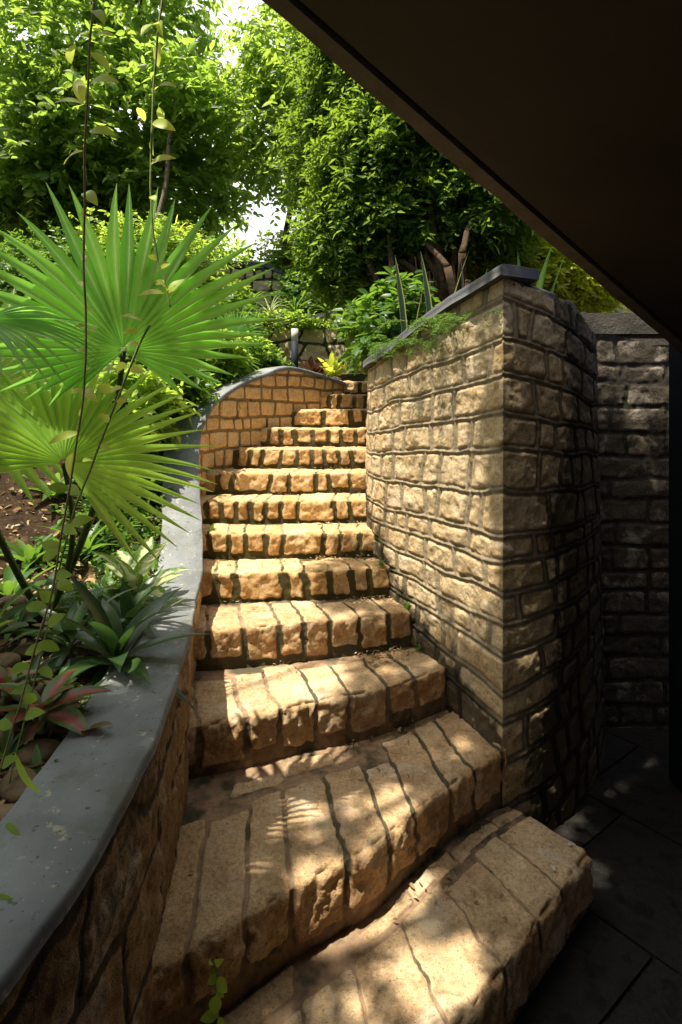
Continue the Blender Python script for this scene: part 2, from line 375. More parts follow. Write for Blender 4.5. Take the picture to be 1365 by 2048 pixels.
M['tree_b'] = leaf_mat('small_tree_leaf', [(.05, .11, .02), (.08, .15, .025), (.16, .23, .035)], (.50, .70, .10), .58, .45)
M['tree_c'] = leaf_mat('ficus_leaf', [(.022, .06, .012), (.04, .10, .016), (.08, .15, .025)], (.34, .52, .05), .45, .6, .25)
M['shrub_y'] = leaf_mat('yellow_shrub_leaf', [(.16, .24, .02), (.28, .34, .04), (.40, .44, .07)], (.78, .85, .10), .6, .4)
M['shrub_g'] = leaf_mat('green_shrub_leaf', [(.03, .08, .015), (.05, .13, .02), (.09, .17, .03)], (.25, .45, .05), .4, .4)
M['vine'] = leaf_mat('vine_leaf', [(.26, .42, .04), (.36, .50, .05), (.44, .54, .07)], (.85, .92, .16), .5, .45, .3)
M['vine_lo'] = leaf_mat('shaded_vine_leaf', [(.18, .32, .05), (.26, .40, .07)], (.5, .72, .10), .45, .45, .3)  # darker copy of the vine leaf, shade put into its colour
M['lily'] = leaf_mat('boat_lily_leaf', [(.022, .05, .018), (.035, .075, .025), (.05, .10, .03)], (.10, .20, .04), .25, .3, .55)
M['red'] = leaf_mat('red_leaf', [(.05, .12, .03), (.07, .14, .03)], (.2, .3, .05), .25, .35, .5, ((.27, .045, .045), 'blotch', .30, .75))
M['pale'] = leaf_mat('variegated_leaf', [(.07, .16, .03), (.10, .20, .04)], (.3, .45, .08), .35, .35, .5, ((.55, .58, .32), 'blotch', .40, .60))
M['snake'] = leaf_mat('snake_plant_leaf', [(.02, .06, .02), (.03, .08, .025)], (.05, .1, .02), .15, .35, .5, ((.42, .38, .12), 'edge', .70, .80))
M['dry'] = leaf_mat('dry_leaf', [(.20, .12, .05), (.34, .22, .10), (.46, .36, .20), (.50, .42, .30)], (.4, .25, .1), .2, .7, .2)
M['redc'] = leaf_mat('croton_leaf', [(.03, .018, .015), (.06, .022, .018), (.04, .04, .018)], (.12, .05, .03), .25, .35, .5)
M['stem'] = simple('green_stem', (.26, .32, .10), .6, 40, .3, .3, .002)
M['stem_b'] = simple('brown_vine_stem', (.40, .33, .16), .7, 40, .3, .5, .002)
M['petiole'] = simple('palm_petiole', (.06, .09, .025), .5, 50, .5, .5, .004)

# ------------------------------------------------------------------ the setting
V, Fc = box((-400, -400, -1.2), (400, 400, -.9)); 
g = mesh('ground', V, Fc, M['ground'], smooth=False); tag(g, 'bare earth that everything stands on', None, None, 'structure')
# paved floor of the undercroft
def paving():
    mb = MB(); rng = random.Random(3); c, s_ = math.cos(R(38)), math.sin(R(38)); k = .62
    for i in range(-8, 9):
        for j in range(-8, 9):
            x0 = i * k; y0 = j * k + (i % 2) * .21
            q = [(x0 + .006, y0 + .006), (x0 + k - .006, y0 + .006), (x0 + k - .006, y0 + k - .006), (x0 + .006, y0 + k - .006)]
            q = [(1.2 + a * c - b * s_, 1.8 + a * s_ + b * c) for a, b in q]
            if min(p[0] for p in q) < -1.0 or max(p[1] for p in q) > 4.2: continue
            dz = rng.uniform(-.002, .002)
            Vv = [(a, b, -.06) for a, b in q] + [(a, b, dz) for a, b in q]
            mb.add(Vv, [(4, 5, 6, 7), (0, 1, 5, 4), (1, 2, 6, 5), (2, 3, 7, 6), (3, 0, 4, 7)], (rng.random(), 0, 0))
    V, Fc = box((-4, -5, -.9), (6, 6, -.012)); mb.add(V, Fc)
    return mb.build('paved_floor', M['floor'], smooth=False)
tag(paving(), 'dark slate paving at the foot of the stairs', None, None, 'structure')

# ------------------------------------------------------------------ staircase
#   z of the tread, front edge as plan points from left to right
STEPS = [
 (0.20, [(-.62, .72), (-.30, .98), (.05, 1.29), (.36, 1.588), (.596, 1.824), (.924, 2.156)]),
 (0.42, [(-.60, 1.36), (-.46, 1.488), (-.36, 1.559), (-.24, 1.661), (-.126, 1.755), (-.006, 1.835), (.11, 1.912), (.262, 2.07), (.452, 2.25), (.70, 2.455)]),
 (0.63, [(-.70, 2.22), (-.524, 2.274), (-.384, 2.327), (-.12, 2.45), (.157, 2.56), (.33, 2.66), (.56, 2.82)]),
 (0.82, [(-.85, 2.72), (-.69, 2.735), (-.53, 2.76), (-.053, 2.88), (.326, 3.02), (.46, 3.07)]),
 (0.986, [(-.95, 3.14), (-.45, 3.16), (0, 3.20), (.205, 3.24), (.34, 3.26)]),
 (1.136, [(-1.0, 3.46), (-.3, 3.46), (.26, 3.50)]),
 (1.286, [(-1.08, 3.75), (-.3, 3.77), (.25, 3.80)]),
 (1.436, [(-1.05, 4.06), (-.3, 4.08), (.25, 4.11)]),
 (1.586, [(-.95, 4.38), (-.3, 4.40), (.28, 4.42)]),
 (1.736, [(-.78, 4.69), (-.3, 4.70), (.32, 4.71)]),
 (1.886, [(-.56, 5.00), (0, 5.0), (.36, 5.01)]),
 (2.036, [(-.32, 5.30), (0, 5.3), (.42, 5.31)]),
 (2.170, [(-.12, 5.60), (.1, 5.6), (.50, 5.61)]),
 (2.280, [(0, 5.92), (.2, 5.92), (.60, 5.92)]),
]
stair = empty('stone_staircase', (0, 1.8, 0), 'curving flight of ochre stone steps with mossy joints climbing between the two walls', 'staircase')
def make_step(k):
    z, fr = STEPS[k]; lo = k < 4
    res = .006 if k < 4 else .008
    zprev = STEPS[k - 1][0] if k else 0.0
    r = z - zprev
    fp, s = spline(fr, res); n = len(s)
    if k + 1 < len(STEPS): bp, _ = spline(STEPS[k + 1][1], res)
    else: bp = fp + np.array([0, .4])
    if k == 0: bp, _ = spline([(-.62, 1.38), (-.36, 1.58), (-.126, 1.775), (.11, 1.93), (.30, 2.12), (.452, 2.26), (.60, 2.38), (.70, 2.426)], res)
    if k == 0:                          # widen under the second step
        pass
    bp, _ = resample(bp, 0, n)
    D = np.linalg.norm(bp - fp, axis=1)
    back = fp + (bp - fp) * (1.0 + (.12 if k else .12))
    if k == 0: back = bp.copy(); 
    tg = np.gradient(fp, axis=0); tg /= np.linalg.norm(tg, axis=1)[:, None]
    out = np.stack([tg[:, 1], -tg[:, 0]], 1)
    vr = np.linspace(-r - .015, 0, int(r / res) + 3)
    Dm = np.linalg.norm(back - fp, axis=1)
    vt = np.linspace(0, 1, int(Dm.max() / res) + 2)[1:]
    nv = len(vr) + len(vt)
    P = np.zeros((n, nv, 3)); N = np.zeros((n, nv, 3)); VV = np.zeros((n, nv)); S = np.repeat(s[:, None], nv, 1)
    nr = len(vr)
    P[:, :nr, 0] = fp[:, 0][:, None]; P[:, :nr, 1] = fp[:, 1][:, None]; P[:, :nr, 2] = z + vr[None, :]; VV[:, :nr] = vr[None, :]
    P[:, nr:, :2] = fp[:, None, :] + (back - fp)[:, None, :] * vt[None, :, None]; P[:, nr:, 2] = z; VV[:, nr:] = Dm[:, None] * vt[None, :]
    rng = np.random.default_rng(100 + k)
    # gentle wear and waviness of the whole nosing
    wgt = sstep(-.03, .03, VV)
    N[..., :2] = out[:, None, :] * (1 - wgt)[..., None]; N[..., 2] = wgt
    N /= np.linalg.norm(N, axis=-1)[..., None]
    # columns of stones
    wid = {0: .21, 1: .165, 2: .155, 3: .145}.get(k, .115)
    xs = [-rng.uniform(0, .1)]
    while xs[-1] < s[-1] + .1:
        w_ = wid * rng.uniform(.78, 1.25)
        if k >= 4 and rng.random() < (.22 if k in (7, 8, 5) else .1): w_ *= 1.9
        xs.append(xs[-1] + w_)
    xs = np.array(xs); r1 = rng.random(len(xs)); r2 = rng.random(len(xs)); dep = rng.uniform(.74, .96, len(xs)); bot = rng.uniform(.70, .9, len(xs))
    if k < 3: bot = rng.uniform(.62, .86, len(xs))
    if k == 0: bot = rng.uniform(.8, .95, len(xs)); dep = rng.uniform(.62, .76, len(xs))
    if k == 1: dep = rng.uniform(.60, .70, len(xs)); dep[xs > s[-1] * .62] = rng.uniform(.78, .9)
    jt = rng.uniform(.7, 1.5, len(xs))
    wob = .011 * fbm(np.stack([VV * 9, S * 2.7, np.full_like(S, k)], -1), 5, 3) + .003 * vnoise(P * 40, 8)
    Sq = S + wob
    idx = np.clip((Sq[..., None] >= xs).sum(-1) - 1, 0, len(xs) - 2)
    xl = xs[idx]; xr = xs[idx + 1]
    jw_front = {0: .009, 1: .012, 2: .020, 3: .024}.get(k, .030); jw_top = {0: .007, 1: .015, 2: .014, 3: .012}.get(k, .007)
    jw = np.where(VV < 0, jw_front, jw_top) * np.minimum(jt[idx], jt[idx + 1])
    Dcol = np.repeat(D[:, None], nv, 1) if k else np.full_like(VV, .0) + np.linalg.norm(back - fp, axis=1)[:, None]
    vb = -r * bot[idx]; vtop = Dcol * dep[idx]
    if k < 2:                           # a second, broken row of slabs bedded in sand behind the nosing stones
        x2 = np.cumsum(rng.uniform(.16, .34, 30)) - .2; i2 = np.clip((Sq[..., None] >= x2).sum(-1) - 1, 0, 28); second = VV > vtop + .02
        keep = rng.random(30) < (.55 if k else .4); e0 = rng.uniform(.74, .80, 30); e1 = rng.uniform(.84, .97, 30)
        vb = np.where(second, Dcol * e0[i2], vb); vtop = np.where(second, np.where(keep[i2], Dcol * e1[i2], Dcol * e0[i2]), vtop)
        xl = np.where(second, x2[i2], xl); xr = np.where(second, x2[i2 + 1], xr)
    cx = (xl + xr) / 2; hw = (xr - xl) / 2 - jw / 2; cy = (vb + vtop) / 2; hh = (vtop - vb) / 2
    rd = .014
    ax = np.abs(Sq - cx) - (hw - rd); ay = np.abs(VV + .5 * wob - cy) - (hh - rd)
    dist = -(np.sqrt(np.maximum(ax, 0) ** 2 + np.maximum(ay, 0) ** 2) + np.minimum(np.maximum(ax, ay), 0) - rd)
    dist = dist + np.where(VV < 0, .0075, .0035) * fbm(P * 28, 40 + k, 3)
    u_ = (Sq - cx) / np.maximum(hw, .01); v_ = (VV - cy) / np.maximum(hh, .01)
    A1 = r1[idx]; A2 = r2[idx]
    t = sstep(-.002, np.where(VV < 0, .012, .008), dist)
    # smooth worn treads, rough split risers
    onriser = sstep(.01, -.02, VV)
    rough = np.where(VV < 0, .014, .0065)
    n1 = fbm(P * 20 + A1[..., None] * 9, 15, 4, .55)
    n2 = np.abs(fbm(P * 8 + A2[..., None] * 19, 26, 3))
    d = t * (np.where(VV < 0, .017, .011) * (.6 + .5 * A2) + rough * (n1 * .7 - n2 * .7) + .004 * (A1 - .5) * u_)
    d = d + (1 - t) * .003 * fbm(P * 45, 77, 2)
    # rounded, chipped nosing
    chip = .006 + .024 * np.clip(fbm(P * 16, 91, 3), 0, 1)
    d = d - chip * np.exp(-(VV / .010) ** 2) * (.4 + .6 * t) 
    P = P + N * d[..., None]
    P[..., 2] += .006 * fbm(np.stack([S * 3, VV * 2, np.full_like(S, k * 3.3)], -1), 3, 2)
    # moss: in the riser joints, under the nosing stones
    base = sstep(-.72 * r, -.98 * r, VV)
    moss = (1 - t) * onriser * np.clip((.85 if k > 2 else .25) + .4 * vnoise(P * 7, 3), 0, 1)
    moss = np.maximum(moss, base * (.9 if k > 3 else .35) * (.6 + .4 * vnoise(P * 5, 4)))
    backm = sstep(.80, .98, VV / np.maximum(Dcol, .01)) * (.55 if k > 2 else .1)
    moss = np.maximum(moss, backm)
    if 0 < k < 4: moss = np.maximum(moss, (1 - t) * (1 - onriser) * sstep(.30, .5, S / s[-1]) * .9 * sstep(1.0, .9, VV / (Dcol * dep[idx] + .01)))
    if k >= 3: moss = np.maximum(moss, sstep(.94, 1.0, S / s[-1]) * .7)
    C = np.stack([A1 * .5 + .5 * sstep(-.01, .03, VV + .01 * fbm(P * 20, 6, 2)), 1 - t, np.clip(moss, 0, 1)], -1).reshape(-1, 3)  # risers more orange, treads paler: bounce light put into the stone tone
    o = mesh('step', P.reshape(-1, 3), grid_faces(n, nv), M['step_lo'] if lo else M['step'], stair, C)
    # solid body under the stones
    inn = fp - out * .022; bk = back.copy()
    ribbon('mortar_bed', inn, bk, -.05 if k == 0 else zprev - .05, z - .012, M['mortar'], o)
    return fp, back
EDGES = [make_step(k) for k in range(len(STEPS))]
# exposed right end of the lowest step
endp, ends = resample(np.array([(.70, 2.426), (.924, 2.156)]), .006)
e = masonry('step_end', (endp, ends), -.01, .195, .34, .20, M['step_lo'], stair, .006, .012, .012, .012, seed=71, side=-1, wave=.005)
e['label'] = 'squared end face of the lowest step'

# ------------------------------------------------------------------ left curved retaining wall
LW = [(-.66, .20, .82), (-.60, .45, .82), (-.54, .70, .81), (-.495, .90, .80), (-.475, 1.03, .80), (-.480, 1.30, .80), (-.505, 1.60, .80), (-.585, 2.16, .79),
      (-.685, 2.62, .82), (-.735, 2.95, .79), (-.82, 3.30, .63), (-.925, 3.65, .42), (-.975, 3.88, .15), (-.955, 4.08, -.03), (-.90, 4.24, -.14),
      (-.79, 4.46, -.25), (-.66, 4.70, -.335), (-.44, 5.00, -.42), (-.02, 5.50, -.33), (.10, 5.9, -.30)]
LP, LS = spline(LW, .009)
ltop = EYE - LP[:, 2]
lwall = empty('curved_retaining_wall', (-.6, 2.6, 0), 'low curved stone retaining wall with grey painted coping along the left of the steps', 'wall')
def lmoss(S, Z, P): return np.clip(.55 * sstep(2.6, 1.6, P[..., 1]) + .3 * sstep(.25, 0, (ltop[:, None] - Z) * 0 + (Z - ltop[:, None] + .0) * -1 - .9), 0, 1) * (.55 + .45 * vnoise(P * 4, 5))
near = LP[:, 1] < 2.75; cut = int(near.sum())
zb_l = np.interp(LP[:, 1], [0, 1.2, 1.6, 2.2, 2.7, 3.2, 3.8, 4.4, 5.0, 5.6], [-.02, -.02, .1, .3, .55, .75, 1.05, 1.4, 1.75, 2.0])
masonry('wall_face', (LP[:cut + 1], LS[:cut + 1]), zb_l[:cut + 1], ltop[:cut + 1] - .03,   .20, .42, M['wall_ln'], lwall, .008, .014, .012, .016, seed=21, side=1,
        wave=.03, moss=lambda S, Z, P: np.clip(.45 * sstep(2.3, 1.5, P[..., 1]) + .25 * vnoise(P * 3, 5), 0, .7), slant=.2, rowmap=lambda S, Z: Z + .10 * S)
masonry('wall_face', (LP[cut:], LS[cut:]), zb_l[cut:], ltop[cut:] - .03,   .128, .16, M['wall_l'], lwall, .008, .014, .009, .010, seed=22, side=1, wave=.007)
Lin = offset(LP[:, :2], -.02); Lout = offset(LP[:, :2], -.185)
ribbon('wall_core', Lin[::4], Lout[::4], -.05, ltop[::4] - .028, M['mortar'], lwall)
def coping(name, A, B, zt, th, mat, parent, seed, bow=.004):
    """rounded coping slab, profile swept along the wall"""
    n = len(A); prof = [(0, -th), (-.004, -th * .5), (0, -.006), (.03, 0), (.35, bow), (.65, bow), (.97, 0), (1.0, -.006), (1.004, -th * .5), (1, -th)]
    V = np.zeros((n, len(prof), 3))
    for k, (a, dz) in enumerate(prof):
        V[:, k, :2] = A + (B - A) * a; V[:, k, 2] = zt + dz
    V += .0035 * np.stack([fbm(V * 7, seed, 3), fbm(V * 7, seed + 1, 3), fbm(V * 6, seed + 2, 3)], -1)
    k = len(prof); Fc = list(map(tuple, grid_faces(n, k)))
    Fc += [(i * k, (i + 1) * k, (i + 1) * k + k - 1, i * k + k - 1) for i in range(n - 1)]
    Fc.append(tuple(range(k))); Fc.append(tuple((n - 1) * k + j for j in range(k))[::-1])
    return mesh(name, V.reshape(-1, 3), Fc, mat, parent)
coping('coping', offset(LP[:, :2], .024)[::2], offset(LP[:, :2], -.20)[::2], ltop[::2], .034, M['coping'], lwall, 61)

# ------------------------------------------------------------------ right wall: stair side, sharp corner, turned side
RW = [(.685, 2.44, 2.490), (.594, 2.62, 2.450), (.494, 2.80, 2.405), (.36, 3.05, 2.315), (.24, 3.30, 2.235), (.17, 3.55, 2.205), (.15, 3.80, 2.20), (.17, 4.2, 2.22), (.25, 4.8, 2.27), (.40, 5.4, 2.38), (.60, 6.0, 2.50)]
TW = [(.685, 2.44, 2.490), (.82, 2.50, 2.455), (.96, 2.59, 2.44), (1.12, 2.73, 2.42), (1.28, 2.92, 2.36), (1.42, 3.12, 2.31), (1.50, 3.30, 2.30)]
rwall = empty('corner_wall', (.685, 2.5, 0), 'tall pale stone wall with a sharp corner and raised wavy mortar right of the steps', 'wall')
RP, RS = spline(RW, .007); TP, TS = spline(TW, .007)
def _n(Pp, sd): t = Pp[3, :2] - Pp[0, :2]; t = t / np.linalg.norm(t); return np.array([t[1], -t[0]]) * sd
nA = _n(RP, -1); nB = _n(TP, 1); BIS = (nA + nB) / (1 + nA.dot(nB))
def rmap(S, Z):                         # courses dip with the coping and climb with the stairs
    t = np.clip(np.abs(S) / 1.0, 0, 1.3)
    return Z + .24 * t * (Z - 1.25) / 1.24
def rmoss(S, Z, P):
    # damp by the foot of the wall where it meets the steps
    foot = np.interp(P[..., 1], [2.44, 2.8, 3.1, 3.3, 3.6, 4.0, 6], [.40, .62, .85, 1.0, 1.2, 1.4, 2.2])
    return np.clip(sstep(.22, .0, Z - foot) * .75 + .1 * vnoise(P * 3, 8), 0, 1)
zb_r = np.interp(RP[:, 1], [2.44, 2.8, 3.1, 3.3, 3.6, 4.0, 5, 6], [-.02, .3, .5, .7, .9, 1.1, 1.7, 2.1])
masonry('wall_face', (RP, RS), zb_r, RP[:, 2] - .045, .156, .18, M['wall_r'], rwall, .007, .015, .010, .026, bead=.012, seed=31, side=-1,
        batter=.02, rowmap=rmap, wave=.010, moss=rmoss, slant=.22, rnd=.016, corner=.13, bis=BIS, vary=.5)
def tshade(S, Z, P): 
    return np.clip(sstep(.15, .75, TS[:, None] + .25 * (1 - Z / 2.4) + .15 * vnoise(P * 3, 2)) * 1.0 + .25 * sstep(.9, 0, Z), 0, .95)  # blackens away from the corner: shade put into the colour
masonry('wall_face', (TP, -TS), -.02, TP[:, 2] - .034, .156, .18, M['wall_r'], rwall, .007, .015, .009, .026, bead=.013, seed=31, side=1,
        batter=.02, rowmap=rmap, wave=.010, moss=tshade, slant=.22, rnd=.016, corner=.13, bis=BIS, vary=.5)['label'] = 'face round the corner, its shade put into the colour'
Ri = offset(RP[:, :2], .085)[12::4]; Ro = offset(RP[:, :2], .20)[12::4]
Ti = offset(TP[:, :2], -.085)[12::4]; To = offset(TP[:, :2], -.20)[12::4]
ribbon('wall_core', Ri, Ro, -.05, RP[12::4, 2] - .05, M['mortar'], rwall); ribbon('wall_core', Ti, To, -.05, TP[12::4, 2] - .052, M['mortar'], rwall)
coping('coping', offset(RP[:, :2], -.006)[::2], offset(RP[:, :2], .21)[::2], RP[::2, 2], .046, M['coping_d'], rwall, 63)
# broken coping stones on the turned side, with gaps
a = 6
for n_ in (.13, .19, .09, .20, .16):
    b_ = a + int(n_ / .007)
    if b_ < len(TP) - 1:
        sl_ = slice(a, b_, 2)
        if n_ != .09: coping('coping', offset(TP[:, :2], -.040)[sl_], offset(TP[:, :2], -.16)[sl_], TP[sl_, 2] + random.uniform(-.022, -.010), .030, M['coping_d'], rwall, 65 + a)
    a = b_ + 5

# back wall deep in the shade, and what stands over it
bwall = empty('back_wall', (1.7, 3.4, 0), 'shaded brown block wall in the dark recess beside the grey pillar', 'wall')
BP, BS = resample(np.array([(1.36, 3.42), (3.2, 3.36)]), .009)
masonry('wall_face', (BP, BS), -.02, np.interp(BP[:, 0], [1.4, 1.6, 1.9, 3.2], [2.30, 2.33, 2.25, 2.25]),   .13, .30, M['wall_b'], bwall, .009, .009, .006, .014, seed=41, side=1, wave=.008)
V, Fc = box((1.3, 3.45, -.05), (3.2, 3.7, 2.27)); mesh('wall_core', V, Fc, M['mortar'], bwall, smooth=False)
V, Fc = box((1.46, 3.40, 2.33), (3.2, 3.62, 2.39)); mesh('coping', V, Fc, M['concrete'], bwall, smooth=False)
V, Fc = box((1.62, 4.0, 2.2), (3.4, 4.18, 2.56)); be = mesh('concrete_kerb', V, Fc, M['concrete'], smooth=False); tag(be, 'pale concrete kerb seen between the back wall and the soffit edge', 'kerb')

# ------------------------------------------------------------------ undercroft: sloping soffit with drip groove, dark pillar wall
bld = empty('undercroft', (1.6, 2.8, 0), 'dark concrete soffit sloping overhead with its edge running down to a pillar', 'building')
p0 = np.array([-.183, 1.30, EYE + .938]); p1 = np.array([1.585, 2.76, EYE + .336])
dv = (p1 - p0); Lh = np.linalg.norm(dv[:2]); dh = dv / Lh                    # unit plan run
perp = np.array([dh[1], -dh[0], 0.0]); perp /= np.linalg.norm(perp)           # to the right of the edge, under the slab
A0 = p0 - dh * 3.4; A1 = p1 + dh * .45
def slab(name, w0, w1, z0, z1, mat, n=40, wob=0, uA=A0, uB=A1):
    V = []; Fc = []
    for i in range(n + 1):
        q = uA + (uB - uA) * i / n; j = wob * float(vnoise(np.array([i * .9, w0 * 7, 1.])))
        for (ww, zz) in ((w0 + j, z0), (w1, z0), (w1, z1), (w0 + j, z1)): V.append(q + perp * ww + np.array([0, 0, zz]))
    for i in range(n):
        for k in range(4): a_ = i * 4 + k; b_ = i * 4 + (k + 1) % 4; Fc.append((a_, b_, b_ + 4, a_ + 4))
    Fc += [(0, 1, 2, 3), tuple(n * 4 + k for k in (3, 2, 1, 0))]
    return mesh(name, V, Fc, mat, bld, smooth=False)
slab('edge_beam', 0, .052, 0, .22, M['fascia'], 60, .006)
slab('drip_groove', .052, .070, .020, .21, M['groove'])
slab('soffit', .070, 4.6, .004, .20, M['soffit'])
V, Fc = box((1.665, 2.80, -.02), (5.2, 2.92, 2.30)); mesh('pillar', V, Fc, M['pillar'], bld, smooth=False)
V, Fc = box((4.6, -4.4, -.02), (4.8, 2.76, 4.4)); mesh('side_wall', V, Fc, M['soffit'], bld, smooth=False)  # unseen wall added to keep the undercroft dark
V, Fc = box((-2.2, -4.5, -.02), (4.8, -4.3, 4.4)); mesh('rear_wall', V, Fc, M['soffit'], bld, smooth=False)  # unseen too, added to shut light out from behind

# ------------------------------------------------------------------ soil
def xwall(Y): return np.interp(Y, LP[:, 1], LP[:, 0])
def zwall(Y): return np.interp(Y, LP[:, 1], ltop)
def bedz(x, Y):
    x = np.asarray(x, float); Y = np.asarray(Y, float)
    d = np.clip(xwall(Y) - .2 - x, 0, 5)
    b = np.where(Y < 4.6, zwall(Y), np.interp(Y, [4.6, 5.2, 7], [2.05, 2.22, 2.3]))
    base = np.minimum(b, 2.3) - .055 + .10 * np.clip(d, 0, 2.2)
    base = np.minimum(base, 2.35)
    return base + .02 * fbm(np.stack([x * 3, Y * 3, x * 0], -1), 4, 3) * np.clip(d * 6, .2, 1)
def soil_left():
    n, m_ = 160, 110
    Y = np.linspace(.05, 7.2, n); u = np.linspace(0, 1, m_) ** 1.3
    X = (np.where(Y > 4.2, np.minimum(xwall(Y), np.interp(Y, [4.2, 4.46, 4.7, 5.0, 5.5, 7.2], [-.90, -.79, -.66, -.44, -.02, 1.2])), xwall(Y)) - .14)[:, None] + (-6.5) * u[None, :]
    YY = np.repeat(Y[:, None], m_, 1); Z = bedz(X, YY)
    top = np.stack([X, YY, Z], -1)
    V = top.reshape(-1, 3); Fc = list(map(tuple, grid_faces(n, m_)))
    # skirt down to the ground all round
    per = [i * m_ for i in range(n)] + [(n - 1) * m_ + j for j in range(1, m_)] + [i * m_ + m_ - 1 for i in range(n - 2, -1, -1)] + [j for j in range(m_ - 2, 0, -1)]
    b0 = len(V); Vb = V[per].copy(); Vb[:, 2] = -.5; V = np.vstack([V, Vb]); k = len(per)
    for i in range(k): Fc.append((per[i], per[(i + 1) % k], b0 + (i + 1) % k, b0 + i))
    return mesh('garden_bed', V, Fc, M['soil'])
tag(soil_left(), 'brown planting bed behind the curved wall', None, None, 'structure')
def poly_solid(name, pts, z0, zt, mat, label):
    n = len(pts); V = [(x, y, z0) for x, y in pts] + [(x, y, zt(x, y) if callable(zt) else zt) for x, y in pts]
    Fc = [tuple(range(n))[::-1], tuple(range(n, 2 * n))] + [(i, (i + 1) % n, n + (i + 1) % n, n + i) for i in range(n)]
    o = mesh(name, V, Fc, mat, smooth=False); tag(o, label, None, None, 'structure')
rb = [tuple(p) for p in offset(RP[:, :2], .14)[20::30]] + [(1.2, 6.2), (3.6, 6.2), (3.6, 3.72), (1.4, 3.72)] + [tuple(p) for p in offset(TP[:, :2], -.14)[::-25][1:-1]]
poly_solid('raised_bed', rb, -.3, 2.20, M['soil'], 'planting bed held up by the corner wall')
poly_solid('upper_path', [(-6.5, 7.1), (-6.5, 7.4), (8, 7.4), (8, 5.9), (.0, 5.9), (.2, 7.1)], -.3, 2.27, M['turf'], 'ground at the head of the stairs')
poly_solid('upper_terrace', [(-9, 7.25), (9, 7.25), (9, 9.1), (-9, 9.1)], -.3, 2.98, M['turf'], 'planted terrace above the rubble wall')
def hill():
    n = 60; X, Y = np.meshgrid(np.linspace(-30, 30, n), np.linspace(9.0, 40, n), indexing='ij')
    Z = 3.7 + (Y - 9) * .12 + .3 * fbm(np.stack([X * .2, Y * .2, X * 0], -1), 9, 3)
    Z[:, 0] = -.5
    o = mesh('hillside', np.stack([X, Y, Z], -1).reshape(-1, 3), grid_faces(n, n), M['turf']); tag(o, 'wooded slope behind the garden', None, None, 'structure')
hill()

# terrace walls behind
def back_terrace(name, path, zb, zt, rowh, colw, seed, label, cap, mat='wall_t', res=.02, wave=.03, slant=.5):
    t = empty(name, (path[0][0], path[0][1], zb), label, 'wall')
    Pp, Ss = spline(path, res)
    ztp = Pp[:, 2]
    masonry('wall_face', (Pp, Ss), zb, ztp, rowh, colw, M[mat], t, res, .022, .02, .022, seed=seed, side=1, wave=wave, slant=slant, rnd=.025)
    ribbon('wall_core', offset(Pp[:, :2], -.03)[::3], offset(Pp[:, :2], -.3)[::3], zb - .2, ztp[::3] - .01, M['mortar'], t)
    ribbon('coping', offset(Pp[:, :2], .03)[::3], offset(Pp[:, :2], -.3)[::3], ztp[::3] + .0, ztp[::3] + cap, M['coping_d'], t, wob=.012)
back_terrace('terrace_wall', [(-4.5, 7.0, 3.02), (-1, 7.05, 3.04), (1.5, 7.0, 3.05), (3.4, 6.9, 3.05)], 2.1, 0, .21, .25, 51, 'rough random rubble terrace wall behind the bollard lamp', .05)
back_terrace('terrace_wall', [(-8.5, 7.6, 4.3), (-4.3, 8.0, 4.1), (-1.6, 8.5, 4.06), (-1.05, 8.55, 4.02), (-.4, 8.6, 3.55), (.3, 8.65, 3.2)], 2.9, 0, .19, .2, 52, 'higher block terrace wall stepping down behind the palms', .06, wave=.012, slant=.12)

# ------------------------------------------------------------------ foliage tools
def blade(base, az, el, L, W, droop=.6, segs=9, fold=.25, shape='lance', roll=0, rnd=.5, wav=0):
    """one leaf: centre line leaving the base at azimuth/elevation and bending down"""
    p = np.array(base, float); V = []; C = []
    h = np.array([math.cos(az), math.sin(az), 0]); side0 = np.array([-math.sin(az), math.cos(az), 0])
    for i in range(segs + 1):
        t = i / segs; a = el - droop * t
        d = h * math.cos(a) + np.array([0, 0, 1]) * math.sin(a); nn = -h * math.sin(a) + np.array([0, 0, 1]) * math.cos(a)
        side = side0 * math.cos(roll) + nn * math.sin(roll); n2 = np.cross(d, side); 
        if n2[2] < 0: n2 = -n2
        if shape == 'lance': wv = (math.sin(math.pi * min(1, t * .92 + .08) ** .75)) 
        elif shape == 'oval': wv = math.sin(math.pi * t ** .8) ** .75 if 0 < t < 1 else 0
        elif shape == 'heart': wv = (1 - t) ** .6 * min(1, (t * 7 + .15)) if t < 1 else 0
        elif shape == 'sword': wv = min(1, t * 3 + .55) * (1 - max(0, t - .55) / .45) ** .8 if t < 1 else 0
        elif shape == 'strap': wv = min(1, .6 + t * 2) * (1 - t ** 3)
        wv = max(wv, .02) * W / 2
        und = wav * math.sin(t * 9 + az * 3) * W
        V += [p + side * wv + n2 * (fold * wv + und), p + side * wv * .5 + n2 * fold * wv * .3, p, p - side * wv * .5 + n2 * fold * wv * .3, p - side * wv + n2 * (fold * wv - und)]
        C += [(rnd, 1, t), (rnd, .5, t), (rnd, 0, t), (rnd, .5, t), (rnd, 1, t)]
        p = p + d * L / segs
    Fc = [(i * 5 + k, i * 5 + k + 1, i * 5 + k + 6, i * 5 + k + 5) for i in range(segs) for k in range(4)]
    return np.array(V), Fc, np.array(C)

def nrmz(v): return v / (np.linalg.norm(v, axis=-1, keepdims=True) + 1e-9)

